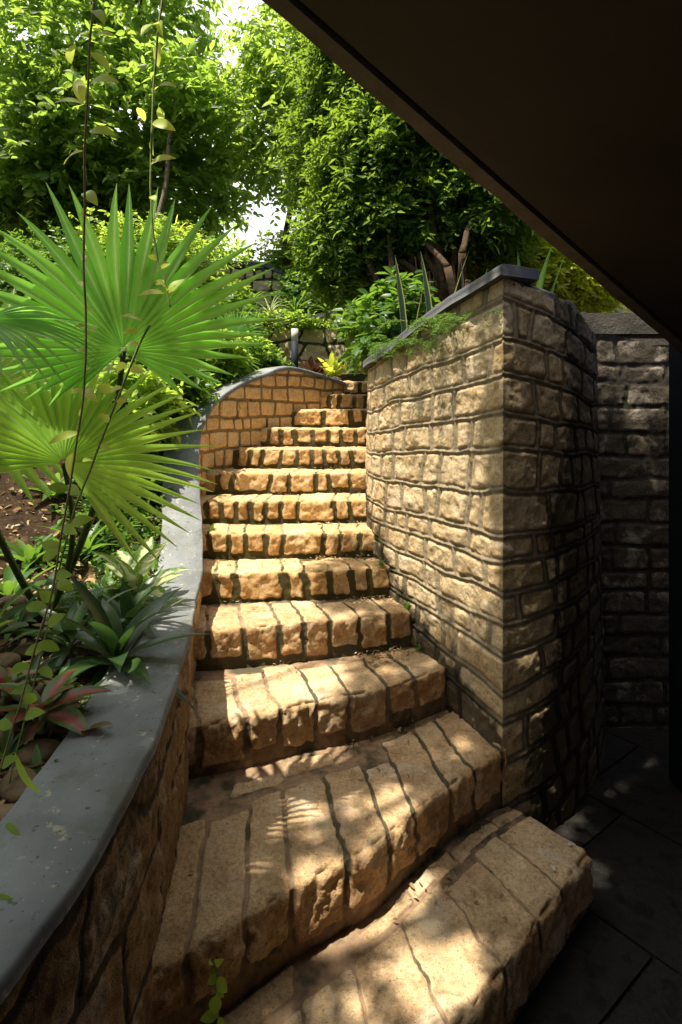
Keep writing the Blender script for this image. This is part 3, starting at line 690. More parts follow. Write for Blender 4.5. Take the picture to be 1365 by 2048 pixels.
def leaves_np(P, D, N, L, W, rnd, big=True, fold=.25, bend=.15):
    """many leaves at once; P,D,N (n,3), L,W,rnd (n,)"""
    D = nrmz(D); S = nrmz(np.cross(D, N)); N = np.cross(S, D); n = len(P); L = L[:, None]; W = W[:, None]
    f = fold * W; b = bend * L
    if big:
        q = [P, P + D * L * .30 + S * W * .42 + N * f * .5, P + D * L * .30, P + D * L * .30 - S * W * .42 + N * f * .5,
             P + D * L * .68 + S * W * .40 + N * (f * .5 - b * .5), P + D * L * .68 - N * b * .5, P + D * L * .68 - S * W * .40 + N * (f * .5 - b * .5), P + D * L - N * b]
        loc = [(0, 2, 1), (0, 3, 2), (1, 2, 5), (1, 5, 4), (2, 3, 6), (2, 6, 5), (4, 5, 7), (5, 6, 7)]; k = 8
    else:
        q = [P, P + D * L * .45 + S * W * .5 + N * f, P + D * L - N * b, P + D * L * .45 - S * W * .5 + N * f]
        loc = [(0, 2, 1), (0, 3, 2)]; k = 4
    V = np.stack(q, 1).reshape(-1, 3); base = (np.arange(n) * k)[:, None, None]
    Fc = (base + np.array(loc)[None]).reshape(-1, 3)
    C = np.zeros((n, k, 3)); C[..., 0] = rnd[:, None]
    return V, Fc, C.reshape(-1, 3)

def twigs(P, D, ln, k, L, W, seed, up=.6, big=True, spread=1.0, rbase=None, fold=.25, bend=.15, out=.5):
    """leafy twigs: k leaves along each"""
    rng = np.random.default_rng(seed); n = len(P); D = nrmz(D)
    t = (np.arange(k) + .6) / k
    sag = np.array([0, 0, -1.])
    Q = P[:, None, :] + D[:, None, :] * (ln[:, None] * t[None])[..., None] + sag * (.25 * ln[:, None] * t[None] ** 2)[..., None]
    side = nrmz(np.cross(D, np.array([0, 0, 1.]) + .3 * rng.normal(size=(n, 3))))
    sg = np.where(np.arange(k) % 2, 1, -1.)
    LD = D[:, None, :] * out + side[:, None, :] * sg[None, :, None] * spread + rng.normal(size=(n, k, 3)) * .35 + sag * .15
    LN = np.array([0, 0, up]) + rng.normal(size=(n, k, 3)) * .45 + D[:, None, :] * .2
    rb = rng.random(n) if rbase is None else rbase
    rr = np.clip(rb[:, None] * .6 + rng.random((n, k)) * .4, 0, 1)
    ll = L * rng.uniform(.65, 1.2, (n, k)); ww = W * rng.uniform(.7, 1.15, (n, k))
    return leaves_np(Q.reshape(-1, 3), LD.reshape(-1, 3), LN.reshape(-1, 3), ll.ravel(), ww.ravel(), rr.ravel(), big, fold, bend)

def crown_points(blobs, seed, shell=.55):
    """twig starts inside lumpy ellipsoids, more towards their surface; returns points and outward directions"""
    rng = np.random.default_rng(seed); PP = []; DD = []; RR = []
    for (c, r, n) in blobs:
        v = nrmz(rng.normal(size=(n, 3))); rad = rng.uniform(shell, 1, n) ** .7
        lump = 1 + .34 * fbm(v * 2.9 + np.array(c), seed, 3)
        p = np.array(c) + v * np.array(r) * (rad * lump)[:, None]
        PP.append(p); DD.append(nrmz(v + rng.normal(size=(n, 3)) * .35)); RR.append(np.clip(.5 + .35 * vnoise(p * 2.1, seed + 5) + .2 * rng.normal(size=n), 0, 1))
    return np.vstack(PP), np.vstack(DD), np.concatenate(RR)

def limb(mb, a, b, r0, r1, seed, n=9, sway=.08, k=7):
    rng = np.random.default_rng(seed); a = np.array(a, float); b = np.array(b, float); t = np.linspace(0, 1, n)
    L = np.linalg.norm(b - a)
    w_ = np.stack([vnoise(np.stack([t * 3, t * 0 + seed * 1.7, t * 0 + c * 5.], -1), seed) for c in range(3)], 1) * sway * L * np.sin(t * math.pi)[:, None]
    P = a + (b - a) * t[:, None] + w_; V, Fc = tube(P, r0 + (r1 - r0) * t, k); mb.add(V, Fc); return P

def tree(name, label, base, h, r, limbs, blobs, mat, bark, twig, k, L, W, seed, group=None, big=True, up=.6, shell=.55, cat='tree', bend=.15):
    t = empty(name, tuple(base), label, cat, group)
    mb = MB(); top = np.array(base) + np.array([.1, .05, h]); limb(mb, base, top, r, r * .6, seed, 10, .06, 10)
    for i, (c, rr, n) in enumerate(blobs):
        q = limb(mb, top - np.array([0, 0, h * .25 * (i % 3) / 3]), c, r * .5, r * .12, seed + i, 10, .12)
        for j in range(limbs):
            v = nrmz(RNG.normal(size=3)) * np.array(rr) * .85
            limb(mb, q[5 + j % 4], np.array(c) + v, r * .22, r * .05, seed + 31 * i + j, 7, .12, 5)
    mb.build('trunk', bark, t)
    P, D, rb = crown_points(blobs, seed, shell)
    V, Fc, C = twigs(P, D, RNG.uniform(.6, 1.3, len(P)) * twig, k, L, W, seed, up, big, rbase=rb, bend=bend)
    mesh('crown', V, Fc, mat, t, C); return t

def shrub(name, label, c, r, n, mat, L, W, seed, group=None, twig=.12, k=6, big=True, cat='shrub', shell=.3, stems=6):
    c = np.array(c, float); t = empty(name, (c[0], c[1], c[2] - r[2]), label, cat, group)
    mb = MB(); rng = np.random.default_rng(seed)
    for i in range(stems):
        v = nrmz(rng.normal(size=3)); v[2] = abs(v[2]); limb(mb, c - np.array([0, 0, r[2]]), c + v * np.array(r) * .6, .012, .004, seed + i, 6, .1, 5)
    mb.build('stem', M['wood'], t)
    P, D, rb = crown_points([(c, r, n)], seed, shell)
    V, Fc, C = twigs(P, D, np.full(n, twig) * RNG.uniform(.6, 1.3, n), k, L, W, seed, .6, big, rbase=rb)
    mesh('foliage', V, Fc, mat, t, C); return t

def rosette(name, label, base, n, L, W, mat, el=(.3, 1.2), droop=.8, shape='lance', seed=0, group=None, cat='plant', fold=.25, az=None, stemh=0, wav=0, rj=.2, single=False, segs=9):
    rng = random.Random(seed); t = empty(name, tuple(base), label, cat, group); mb = MB()
    for i in range(n):
        a = (i * 2.399 + rng.uniform(-.3, .3)) if az is None else rng.uniform(*az)
        e = el[0] + (el[1] - el[0]) * (i / max(1, n - 1)) + rng.uniform(-.1, .1)
        b = np.array(base) + np.array([math.cos(a), math.sin(a), 0]) * L * .04 + np.array([0, 0, stemh * i / max(1, n)])
        V, Fc, C = blade(b, a, e, L * rng.uniform(.7, 1.1), W * rng.uniform(.8, 1.1), droop * rng.uniform(.6, 1.3), segs, fold, shape, rng.uniform(-.25, .25), rng.random(), wav)
        if single: mb.add(V, Fc, C)
        else: MB().add(V, Fc, C).build('leaf', mat, t)
    if single: mb.build('foliage', mat, t)
    if stemh: V, Fc = tube([np.array(base) - [0, 0, .03], np.array(base) + [0, 0, stemh]], [.014, .009]); MB().add(V, Fc).build('stem', M['stem'], t)
    return t

# ------------------------------------------------------------------ fan palms
def fan(parent, c, updir, nrm, Rr, nseg, span, mat, seed, split=.48, pleat=.10, droop=.12, wfac=1.0, lat=.40, name='leaf'):
    rng = np.random.default_rng(seed); c = np.array(c, float); n = nrmz(np.array(nrm, float)); u = np.array(updir, float); u = nrmz(u - n * u.dot(n)); w_ = np.cross(u, n)
    V = []; Fc = []; C = []; dth = span / nseg; rs = 13
    for i in range(nseg):
        th = -span / 2 + dth * (i + .5); Lr = Rr * (1 - lat * (1 - math.cos(th * .62))) * rng.uniform(.93, 1.05)
        sp = split * Rr * (1 - lat * .7 * (1 - math.cos(th * .62))); jit = rng.normal() * .035; rn = rng.random(); dr = droop * rng.uniform(.6, 1.6); off = len(V); tw = rng.normal() * .12
        for k in range(rs + 1):
            r = .012 + (Lr - .012) * k / rs; q = max(0, (r - sp) / (Lr - sp))
            hwid = math.tan(dth / 2) * min(r, sp) * (1.03 + .22 * math.sin(min(q * 2.2, 1) * math.pi) * (q > 0)) * (1 - q ** 1.8) * wfac * (1 if q <= 0 else 1.0) + .0006
            a = th + jit * q; d = u * math.cos(a) + w_ * math.sin(a); s = -u * math.sin(a) + w_ * math.cos(a)
            cen = c + d * r + np.array([0, 0, -1.]) * dr * Rr * (r / Rr) ** 2.6 + n * (.05 * Rr * math.sin(th * 2 + seed) * (r / Rr) - pleat * hwid * 1.5)
            sd = s * math.cos(tw * q) + n * math.sin(tw * q)
            V += [cen - sd * hwid + n * pleat * hwid * 7, cen - sd * hwid * .5 + n * pleat * hwid * 3.2, cen, cen + sd * hwid * .5 + n * pleat * hwid * 3.2, cen + sd * hwid + n * pleat * hwid * 7]
            C += [(rn, 1, r / Rr), (rn, .5, r / Rr), (rn, 0, r / Rr), (rn, .5, r / Rr), (rn, 1, r / Rr)]
        Fc += [(off + k * 5 + j, off + k * 5 + j + 1, off + k * 5 + j + 6, off + k * 5 + j + 5) for k in range(rs) for j in range(4)]
    return mesh(name, np.array(V), Fc, mat, parent, np.array(C))
def petiole(parent, a, b, r0, r1, bow, seed):
    a = np.array(a, float); b = np.array(b, float); t = np.linspace(0, 1, 14)
    P = a + (b - a) * t[:, None] + np.array(bow)[None] * (np.sin(t * math.pi))[:, None]
    V, Fc = tube(P, r0 + (r1 - r0) * t, 8); mb = MB().add(V, Fc)
    for i in range(2, 12):
        for s in (-1, 1):
            q = P[i]; mb.add([q + [0, 0, .004], q + [s * (r0 + .007), -.002, .009], q + [0, 0, -.004]], [(0, 1, 2)])
    return mb.build('petiole', M['petiole'], parent)
pb = np.array([-1.16, 2.25, float(bedz(-1.16, 2.25)) - .02])
palm = empty('fan_palm', tuple(pb), 'large bright green fan palm spreading pleated leaves over the curved wall', 'palm')
cA = PX(248, 700, 1.85); cB = PX(128, 925, 1.75); cC = PX(-60, 800, 2.05); cD = PX(-110, 560, 1.35)
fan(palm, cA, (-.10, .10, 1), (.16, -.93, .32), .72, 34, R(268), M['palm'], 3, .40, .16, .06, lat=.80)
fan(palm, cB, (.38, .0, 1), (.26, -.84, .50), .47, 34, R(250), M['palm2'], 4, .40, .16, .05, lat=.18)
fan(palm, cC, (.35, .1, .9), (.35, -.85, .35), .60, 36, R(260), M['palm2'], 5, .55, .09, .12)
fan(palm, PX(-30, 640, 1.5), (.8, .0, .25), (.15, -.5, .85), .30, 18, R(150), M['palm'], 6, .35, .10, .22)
petiole(palm, pb, cA, .015, .009, (.04, .05, 0), 1); petiole(palm, pb, cB, .013, .008, (.05, .03, 0), 2)
petiole(palm, pb, cC, .014, .009, (-.12, .05, .05), 3); petiole(palm, pb, PX(-30, 640, 1.5), .013, .008, (-.15, 0, .1), 4)
MB().add(*tube([pb - [0, 0, .06], pb + [.01, 0, .12]], [.045, .03], 10)).build('trunk', M['bark'], palm)
# small far fan palm beside the steps
q = PX(468, 668, 5.0); b2 = PX(455, 740, 5.0)
sp = empty('fan_palm', tuple(b2), 'small fan palm with pale stiff leaves behind the curved wall left of the bollard', 'palm')
fan(sp, q, (.4, 0, 1), (.25, -.9, .35), .30, 30, R(250), M['palm'], 8, .4, .1, .1)
fan(sp, q + [-.15, .1, -.08], (-.5, 0, 1), (-.1, -.9, .45), .26, 26, R(250), M['palm'], 9, .4, .1, .12)
fan(sp, q + [.02, -.1, -.22], (.7, 0, .3), (.25, -.6, .75), .26, 26, R(240), M['palm2'], 10, .4, .1, .2)
petiole(sp, b2, q, .012, .008, (.02, 0, 0), 5); petiole(sp, b2, q + [-.15, .1, -.08], .012, .008, (-.04, 0, 0), 6); petiole(sp, b2, q + [.02, -.1, -.22], .012, .008, (.02, 0, 0), 7)

# ------------------------------------------------------------------ hanging vines
def leaf_px(mb_parent, a, b, Ya, Yb, W, mat, seed):
    rng = random.Random(seed); p = PX(*a, Ya); q = PX(*b, Yb); d = q - p; L = float(np.linalg.norm(d)); d = d / L
    side = nrmz(np.cross(d, np.array([rng.uniform(-.4, .3), -1, rng.uniform(.3, 1.0)]))); nn = np.cross(side, d); V = []; C = []; sg = 9; rn = rng.random()
    for i in range(sg + 1):
        t = i / sg; wv = W * .64 * (math.sin(math.pi * t ** .85) ** .8 if 0 < t < 1 else .03); cc = p + d * L * t + nn * (.10 * L * math.sin(t * math.pi)) 
        V += [cc + side * wv + nn * wv * .2, cc, cc - side * wv + nn * wv * .2]; C += [(rn, 1, t), (rn, 0, t), (rn, 1, t)]
    Fc = [(i * 3 + k, i * 3 + k + 1, i * 3 + k + 4, i * 3 + k + 3) for i in range(sg) for k in range(2)]
    return MB().add(np.array(V), Fc, np.array(C)).build('leaf', mat, mb_parent)
def vine(label, path, Y0, leaves, seed, r, smat, extra):
    pts = [PX(x, y, Y0 + .0001 * y * (seed % 3 - 1)) for x, y in path]
    t = empty('hanging_vine', tuple(pts[-1]), label, 'vine', None)
    n = 110; P = np.array(pts); d = np.linspace(0, len(P) - 1, n); P2 = np.stack([np.interp(d, np.arange(len(P)), P[:, c]) for c in range(3)], 1)
    P2 += .0015 * np.stack([fbm(np.stack([d, d * 0, d * 0 + c], -1), seed, 2) for c in range(3)], 1)
    for _ in range(2): P2[1:-1] = (P2[:-2] + P2[1:-1] * 2 + P2[2:]) / 4
    V, Fc = tube(P2, np.linspace(r, r * .7, n), 6); MB().add(V, Fc).build('stem', smat, t)
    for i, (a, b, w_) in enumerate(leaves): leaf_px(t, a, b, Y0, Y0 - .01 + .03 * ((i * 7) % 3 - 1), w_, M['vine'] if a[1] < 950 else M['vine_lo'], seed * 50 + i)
    rng = random.Random(seed)
    for (y0, y1, st, L) in extra:
        y = y0; k = 0
        while y < y1:
            x = float(np.interp(y, [p[1] for p in path], [p[0] for p in path])); s = 1 if k % 2 else -1; a = rng.uniform(-.6, .5)
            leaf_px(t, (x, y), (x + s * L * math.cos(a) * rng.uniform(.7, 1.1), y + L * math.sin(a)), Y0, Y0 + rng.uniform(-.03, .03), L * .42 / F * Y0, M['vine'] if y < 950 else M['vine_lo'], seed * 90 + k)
            y += st * rng.uniform(.7, 1.3); k += 1
    return t
vine('long brown hanging vine with large yellow green leaves, leftmost at the top of the picture',
     [(191, -60), (188, 0), (182, 80), (175, 180), (169, 300), (168, 420), (166, 520), (171, 620), (172, 720), (166, 800), (152, 900), (138, 980), (122, 1080), (105, 1180), (78, 1280), (45, 1390), (18, 1480), (-12, 1580)],
     1.05, [((184, 22), (210, 50), .017), ((189, 72), (229, 74), .016), ((182, 105), (222, 146), .018), ((177, 172), (240, 165), .019), ((168, 208), (107, 207), .018), ((166, 206), (157, 158), .018),
            ((143, 128), (150, 88), .016), ((180, 262), (233, 272), .018), ((168, 302), (128, 330), .016), ((170, 385), (196, 412), .018), ((168, 440), (172, 415), .012), ((176, 662), (200, 655), .009),
            ((165, 835), (178, 800), .014), ((160, 865), (97, 888), .014), ((152, 905), (140, 955), .02), ((170, 780), (196, 805), .014)], 3, .0022, M['stem_b'],
     [(470, 660, 45, 20), (700, 800, 40, 24), (980, 1300, 58, 42), (1330, 1560, 60, 40)])
vine('thin pale green hanging vine with paired yellow leaves, right of the brown vine',
     [(330, -60), (325, 0), (316, 80), (308, 180), (302, 280), (300, 380), (305, 440), (315, 520), (330, 560), (341, 615)],
     1.15, [((318, 48), (284, 74), .020), ((320, 40), (326, 72), .012), ((318, 85), (317, 135), .013), ((310, 180), (354, 173), .014), ((305, 245), (352, 262), .019), ((306, 275), (308, 312), .010),
            ((301, 330), (353, 317), .015), ((303, 392), (312, 402), .012), ((336, 592), (370, 558), .018), ((334, 578), (310, 562), .014), ((332, 586), (275, 592), .013), ((318, 214), (325, 243), .012), ((290, 243), (275, 215), .012)], 4, .0026, M['stem'],
     [(520, 600, 22, 26)])
vine('bare lower vine strand sagging from the palm towards the bottom left corner',
     [(300, 650), (280, 690), (262, 735), (235, 800), (205, 880), (175, 950), (150, 1020), (125, 1110), (104, 1220), (82, 1320), (55, 1420), (25, 1530), (5, 1640), (-10, 1700)],
     1.12, [((292, 648), (243, 632), .020), ((280, 664), (245, 666), .013), ((255, 730), (232, 740), .015), ((240, 745), (208, 740), .013), ((222, 785), (196, 770), .016), ((30, 1505), (86, 1590), .012), ((10, 1650), (48, 1690), .022)], 5, .0026, M['stem'],
     [(690, 940, 38, 30), (990, 1460, 48, 44)])
lx = empty('trailing_leaf', tuple(PX(-15, 1790, .95)), 'single green leaf poking in at the lower left edge over the coping', 'leaf')
leaf_px(lx, (-12, 1790), (38, 1840), .95, .95, .030, M['vine_lo'], 3); V, Fc = tube([PX(-30, 1700, .95), PX(-12, 1790, .95)], [.002, .0015], 6); MB().add(V, Fc).build('stem', M['stem'], lx)
# sprig in the riser at the foot
sg = empty('sprig', tuple(PX(438, 2040, 1.36)), 'small bright green seedling growing from the riser at the bottom edge', 'plant')
V, Fc = tube([PX(452, 2075, 1.40), PX(438, 2040, 1.36), PX(432, 2000, 1.33), PX(436, 1960, 1.32), PX(430, 1925, 1.31)], [.0028, .0024, .002, .0016, .001], 6); MB().add(V, Fc).build('stem', M['stem'], sg)
for i, (a, b, w_) in enumerate([((431, 1928), (448, 1918), .012), ((431, 1930), (420, 1918), .010), ((434, 1950), (415, 1970), .014), ((436, 1955), (455, 1985), .020), ((434, 1990), (430, 2030), .024), ((438, 2025), (400, 2040), .018), ((438, 2035), (452, 2065), .018), ((434, 1940), (418, 1950), .010), ((436, 1975), (448, 1995), .016)]):
    leaf_px(sg, a, b, 1.32, 1.30, w_, M['vine_lo'], 200 + i)

# ------------------------------------------------------------------ plants of the left bed
def onbed(px, Y, dz=0):
    x = (px - CX) / F * Y; return np.array([x, Y, float(bedz(x, Y)) + dz])
rosette('boat_lily', 'dark green boat lily with a rosette of broad strap leaves leaning over the coping', onbed(232, 1.86, .03), 18, .30, .066, M['lily'], (-.15, 1.35), .75, 'lance', 1, 'boat lilies along the coping', stemh=.05)
rosette('boat_lily', 'boat lily just behind the largest one with shorter leaves over the coping', onbed(255, 2.15, .03), 15, .24, .05, M['lily'], (0, 1.3), .8, 'lance', 2, 'boat lilies along the coping', stemh=.04)
rosette('boat_lily', 'boat lily in the shade left of the largest one beside the river stones', onbed(140, 1.98, .03), 12, .27, .05, M['lily'], (0, 1.2), .8, 'lance', 3, 'boat lilies along the coping', stemh=.03)
rosette('variegated_plant', 'pale cream and green variegated plant by the coping below the palm', onbed(268, 2.45, .06), 16, .26, .095, M['pale'], (.15, 1.3), .9, 'oval', 4, stemh=.08)
rosette('red_leaved_plant', 'pink and red leaved plant with green edges at the near end of the bed', onbed(88, 1.50, .05), 14, .155, .062, M['red'], (.1, .9), .8, 'oval', 5, stemh=.04, group='red leaved plants')
rosette('red_leaved_plant', 'low red leaved plant whose pink leaf rests on the coping', onbed(150, 1.47, .02), 6, .12, .052, M['red'], (.0, .5), .5, 'oval', 61, stemh=.02, group='red leaved plants', az=(-1.0, .6))
rosette('red_leaved_plant', 'red leaved plant at the left edge of the picture', onbed(12, 1.62, .03), 11, .12, .05, M['red'], (.1, .9), .8, 'oval', 7, stemh=.04, group='red leaved plants')
rosette('spiky_plant', 'tuft of narrow spiky leaves beside the pale variegated plant', onbed(300, 2.75), 16, .20, .018, M['shrub_g'], (.3, 1.3), .5, 'sword', 8)
rosette('spiky_plant', 'tuft of narrow green leaves reaching over the bright coping', onbed(285, 2.32), 14, .20, .016, M['pale'], (.1, 1.1), .5, 'sword', 81)
for i, (px, Y, L_) in enumerate([(10, 1.38, .10), (60, 1.75, .13), (115, 1.72, .12), (165, 1.66, .12), (30, 2.1, .16), (190, 2.3, .16), (75, 1.32, .08), (130, 2.4, .16), (215, 2.7, .18), (95, 2.6, .17)]):
    rosette('bed_plant', ['small green plant at the lower left corner of the bed', 'green plant between river stones left of the boat lilies', 'green plant in the gap before the boat lilies', 'green plant by the coping before the largest boat lily', 'green plant at the left edge behind the red leaves', 'green plant behind the largest boat lily', 'tiny plant beside the nearest twigs', 'green plant at the foot of the palm', 'green plant right of the palm foot', 'green plant left of the palm foot'][i], onbed(px, Y, .01), 9, L_, L_ * .24, M['lily'] if i % 2 else M['shrub_g'], (.1, 1.2), .8, 'lance' if i % 2 else 'oval', 950 + i, 'small plants between the stones', single=True)
rosette('broad_leaved_plant', 'green plant with a single broad leaf at the left edge', onbed(-15, 1.95, .05), 4, .17, .09, M['shrub_g'], (.5, 1.0), .5, 'oval', 9, stemh=.06, az=(-.6, .6))
for i, (px, Y) in enumerate([(60, 3.0), (20, 2.6), (170, 3.1), (110, 3.5), (215, 3.5), (300, 3.6), (340, 4.2)]):
    rosette('fern', ['fern on the bare soil left of the palm stems', 'fern at the left edge below the palm', 'fern behind the palm stems', 'fern in the shade under the upper palm leaf', 'fern between the palm and the coping', 'fern touching the coping below the small shrubs', 'fern at the bend of the coping'][i],
            onbed(px, Y), 14, .28, .05, M['shrub_g'], (.3, 1.2), 1.0, 'lance', 20 + i, 'ferns in the bed', single=True)
gp = []; gd = []
for _ in range(1500):
    Y = random.uniform(2.2, 5.2); x = float(xwall(min(Y, 4.6))) - .24 - abs(random.gauss(0, .9)); q_ = float(vnoise(np.array([x * 2.2, Y * 2.2, 3.3])))
    if q_ < -.15: continue
    gp.append((x, Y, float(bedz(x, Y)) + random.uniform(.0, .03))); gd.append((random.gauss(0, .6), random.gauss(0, .6), random.uniform(.4, 1.2)))
V, Fc, C = twigs(np.array(gp), np.array(gd), np.full(len(gp), .13) * RNG.uniform(.5, 1.6, len(gp)), 7, .055, .024, 321, .6, True)
tag(mesh('ground_cover', V, Fc, M['shrub_g'], None, C), 'low green weeds covering the bed under the palm', None, None, 'stuff')
# river stones, fallen twigs and dry leaves
def pebble(c, r, seed):
    rng = np.random.default_rng(seed); n, m_ = 12, 16
    th = np.linspace(0, math.pi, n); ph = np.linspace(0, 2 * math.pi, m_, endpoint=False)
    v = np.stack([np.sin(th)[:, None] * np.cos(ph), np.sin(th)[:, None] * np.sin(ph), np.cos(th)[:, None] * np.ones(m_)], -1)
    a = rng.uniform(0, 3.1); p = v * np.array([r * rng.uniform(1, 1.6), r, r * rng.uniform(.5, .75)]) * (1 + .16 * vnoise(v * 1.4 + seed, seed))[..., None]
    x = p[..., 0] * math.cos(a) - p[..., 1] * math.sin(a); y = p[..., 0] * math.sin(a) + p[..., 1] * math.cos(a); p = np.stack([x, y, p[..., 2]], -1) + np.array(c)
    Fc = [(i * m_ + j, i * m_ + (j + 1) % m_, (i + 1) * m_ + (j + 1) % m_, (i + 1) * m_ + j) for i in range(n - 1) for j in range(m_)]
    return p.reshape(-1, 3), Fc
spots = [(12, 1.86, .055), (55, 1.95, .05), (95, 1.72, .045), (20, 1.66, .05), (-10, 1.45, .06), (40, 1.30, .05), (15, 1.2, .045), (140, 1.62, .04), (165, 1.52, .045), (185, 1.60, .03), (130, 1.36, .035), (175, 1.70, .04), (205, 1.74, .03), (60, 2.2, .05), (100, 2.3, .045), (150, 2.2, .04), (195, 2.05, .035), (250, 1.92, .03), (25, 2.35, .05), (0, 2.1, .05), (215, 2.5, .03), (278, 2.42, .035), (90, 1.55, .04), (75, 1.42, .045)]
place = ['left edge', 'the boat lilies', 'the red leaves', 'the coping']
for i, (px, Y, r) in enumerate(spots):
    c = onbed(px, Y, r * .25); V, Fc = pebble(c, r * .85, 300 + i)
    o = MB().add(V - c, Fc, (random.random(), 0, 0)).build('river_stone', M['pebble']); o.location = tuple(c)
    tag(o, 'brown river stone ' + ('among the red leaves' if Y < 1.7 and px < 120 else 'against the near coping' if Y < 1.8 else 'under the boat lilies' if px > 90 else 'on the soil at the left edge') + (', one of the bigger ones' if r >= .045 else ', one of the smaller ones'), 'stone', 'river stones in the bed')
for i, (a, b) in enumerate([((-30, 1660, 1.15), (160, 1460, 1.42)), ((-20, 1690, 1.12), (140, 1500, 1.38)), ((-10, 1560, 1.3), (90, 1530, 1.35)), ((20, 1150, 2.3), (90, 1080, 2.7))]):
    A_ = onbed(a[0], a[2], .02); B_ = onbed(b[0], b[2], .035); mb = MB(); limb(mb, A_, B_, .006, .004, 400 + i, 9, .05, 6)
    o = mb.build('fallen_twig', M['wood']); tag(o, ['thick brown twig lying beside the near coping', 'brown twig nearest the lower left corner beside the coping', 'short twig on the soil under the red leaves', 'thin twig on bare soil below the palm'][i], 'twig', 'fallen twigs')
def litter(name, pts, L, seed, label, mat):
    rng = np.random.default_rng(seed); P = np.array(pts); n = len(P); D = rng.normal(size=(n, 3)); D[:, 2] *= .25; N = np.array([0, 0, 1.]) + rng.normal(size=(n, 3)) * .35
    ll = L * rng.uniform(.4, 1.3, n); V, Fc, C = leaves_np(P, D, N, ll, ll * rng.uniform(.3, .55, n), rng.random(n), True, .3, .3)
    tag(mesh(name, V, Fc, mat, None, C), label, None, None, 'stuff')
pts = []
for k in range(2600):
    Y = random.uniform(1.0, 4.5); x = float(xwall(Y)) - .21 - abs(random.gauss(0, .55)); pts.append((x, Y, float(bedz(x, Y)) + random.uniform(.002, .02)))
litter('leaf_litter', pts, .045, 5, 'dry leaves and mulch covering the left bed', M['dry'])
pts = []
def ontread(k, u, v):
    fp, bk = EDGES[k]; i = int(u * (len(fp) - 1)); q = fp[i] + (bk[i] - fp[i]) * v; return (q[0], q[1], STEPS[k][0] + .016)
for k, n_, u0, u1, v0, v1 in [(3, 90, .72, .93, .45, .9), (2, 110, .70, .90, .45, .9), (1, 30, .55, .95, .8, .9), (4, 60, .6, .95, .5, .9), (5, 40, .6, .95, .5, .9), (2, 22, .15, .5, .55, .9), (3, 30, .1, .5, .4, .9), (4, 25, .1, .6, .3, .9), (6, 40, .3, .95, .4, .9), (7, 30, .2, .9, .4, .9), (0, 25, .55, .95, .6, .95), (1, 12, .1, .9, .2, .8), (0, 8, .6, .98, .1, .8)]:
    for _ in range(n_): pts.append(ontread(k, random.uniform(u0, u1), random.uniform(v0, v1)))
litter('step_leaf_litter', pts, .024, 6, 'small dry leaves and petals blown into the corners of the treads', M['dry'])
for i, (px, py, k) in enumerate([(1137, 1691, 0), (1108, 1742, 0), (1180, 1450, 1)]):
    z = STEPS[k][0] + .018; Y = F * (EYE - z) / (py - HY); c = np.array([(px - CX) / F * Y, Y, z]); V, Fc, C = blade(c, .5 + i, .1, .022, .016, .3, 5, .4, 'oval', 0, 1)
    if i < 2: o = MB().add(V, Fc, C).build('petal', M['lamp_head']); tag(o, ['white petal near the outer corner of the lowest step', 'smaller white petal on the lowest step nearer its front edge'][i], 'petal')
# moss tuft and weeds in the wall foot
rng = random.Random(12)
for i, (px, py, k) in enumerate([(838, 1300, 2), (815, 1215, 3), (425, 1060, 5), (762, 1130, 4)]):
    z = STEPS[k][0] + .01; Y = F * (EYE - z) / (py - HY); c = [(px - CX) / F * Y, Y, z]
    rosette('weed', ['green weed tuft at the foot of the corner wall on the third step', 'green weed in the corner of the fourth step', 'tiny weed growing on the riser at the left end of a middle step', 'tiny weed at the right end of the fifth step'][i], c, 12, .045, .012, M['shrub_g'], (.2, 1.3), .8, 'oval', 500 + i, single=True, segs=5)

# ------------------------------------------------------------------ plants behind the curved wall, far bed
YG = [(330, 700, 4.6, .42), (400, 720, 4.7, .36), (300, 760, 4.1, .34), (360, 800, 4.4, .28), (420, 690, 5.3, .34), (250, 820, 3.7, .30), (340, 650, 5.6, .40), (495, 712, 5.6, .20), (535, 738, 5.7, .15)]
for i, (px, py, Y, r) in enumerate(YG):
    c = PX(px, py, Y); m_ = [M['shrub_g'], M['tree_b'], M['shrub_g'], M['tree_b']][i % 4]
    shrub('leafy_shrub', ['leafy shrub behind the bend of the coping, below the small palm', 'bright shrub touching the small fan palm', 'shrub half hidden by the lower palm leaf', 'low shrub against the outside of the coping bend', 'shrub left of the small fan palm', 'dark shrub under the palm leaves', 'tall shrub behind the upper palm leaf', 'low bush by the head of the curved wall left of the bollard', 'small bush at the foot of the bollard lamp'][i],
          c, (r, r * .8, r * .75), int(420 * r / .35), m_, .09, .042, 600 + i, 'shrubs behind the curved wall', .12, 6)
for i, (px, Y) in enumerate([(622, 6.2), (665, 6.3), (700, 6.2), (735, 6.1), (640, 6.6), (560, 6.0)]):
    b = PX(px, 752, Y)
    rosette('croton' if i % 2 == 0 else 'yellow_plant', ['dark purple leaved plant just right of the bollard', 'yellow green plant between the bollard and the thin trunk', 'dark plant in front of the thin trunk', 'yellow green plant beside the corner wall top', 'dark leaved plant against the rubble wall', 'yellow leaved plant left of the bollard'][i],
            b, 16, .30, .07, M['redc'] if i in (0, 4) else M['shrub_y'], (.2, 1.35), .9, 'oval', 700 + i, 'plants in front of the rubble wall', single=True)
shrub('creeper', 'creeping plant spilling over the top of the rubble terrace wall', PX(560, 640, 6.95), (.9, .10, .08), 300, M['tree_b'], .05, .03, 720, None, .06, 5)
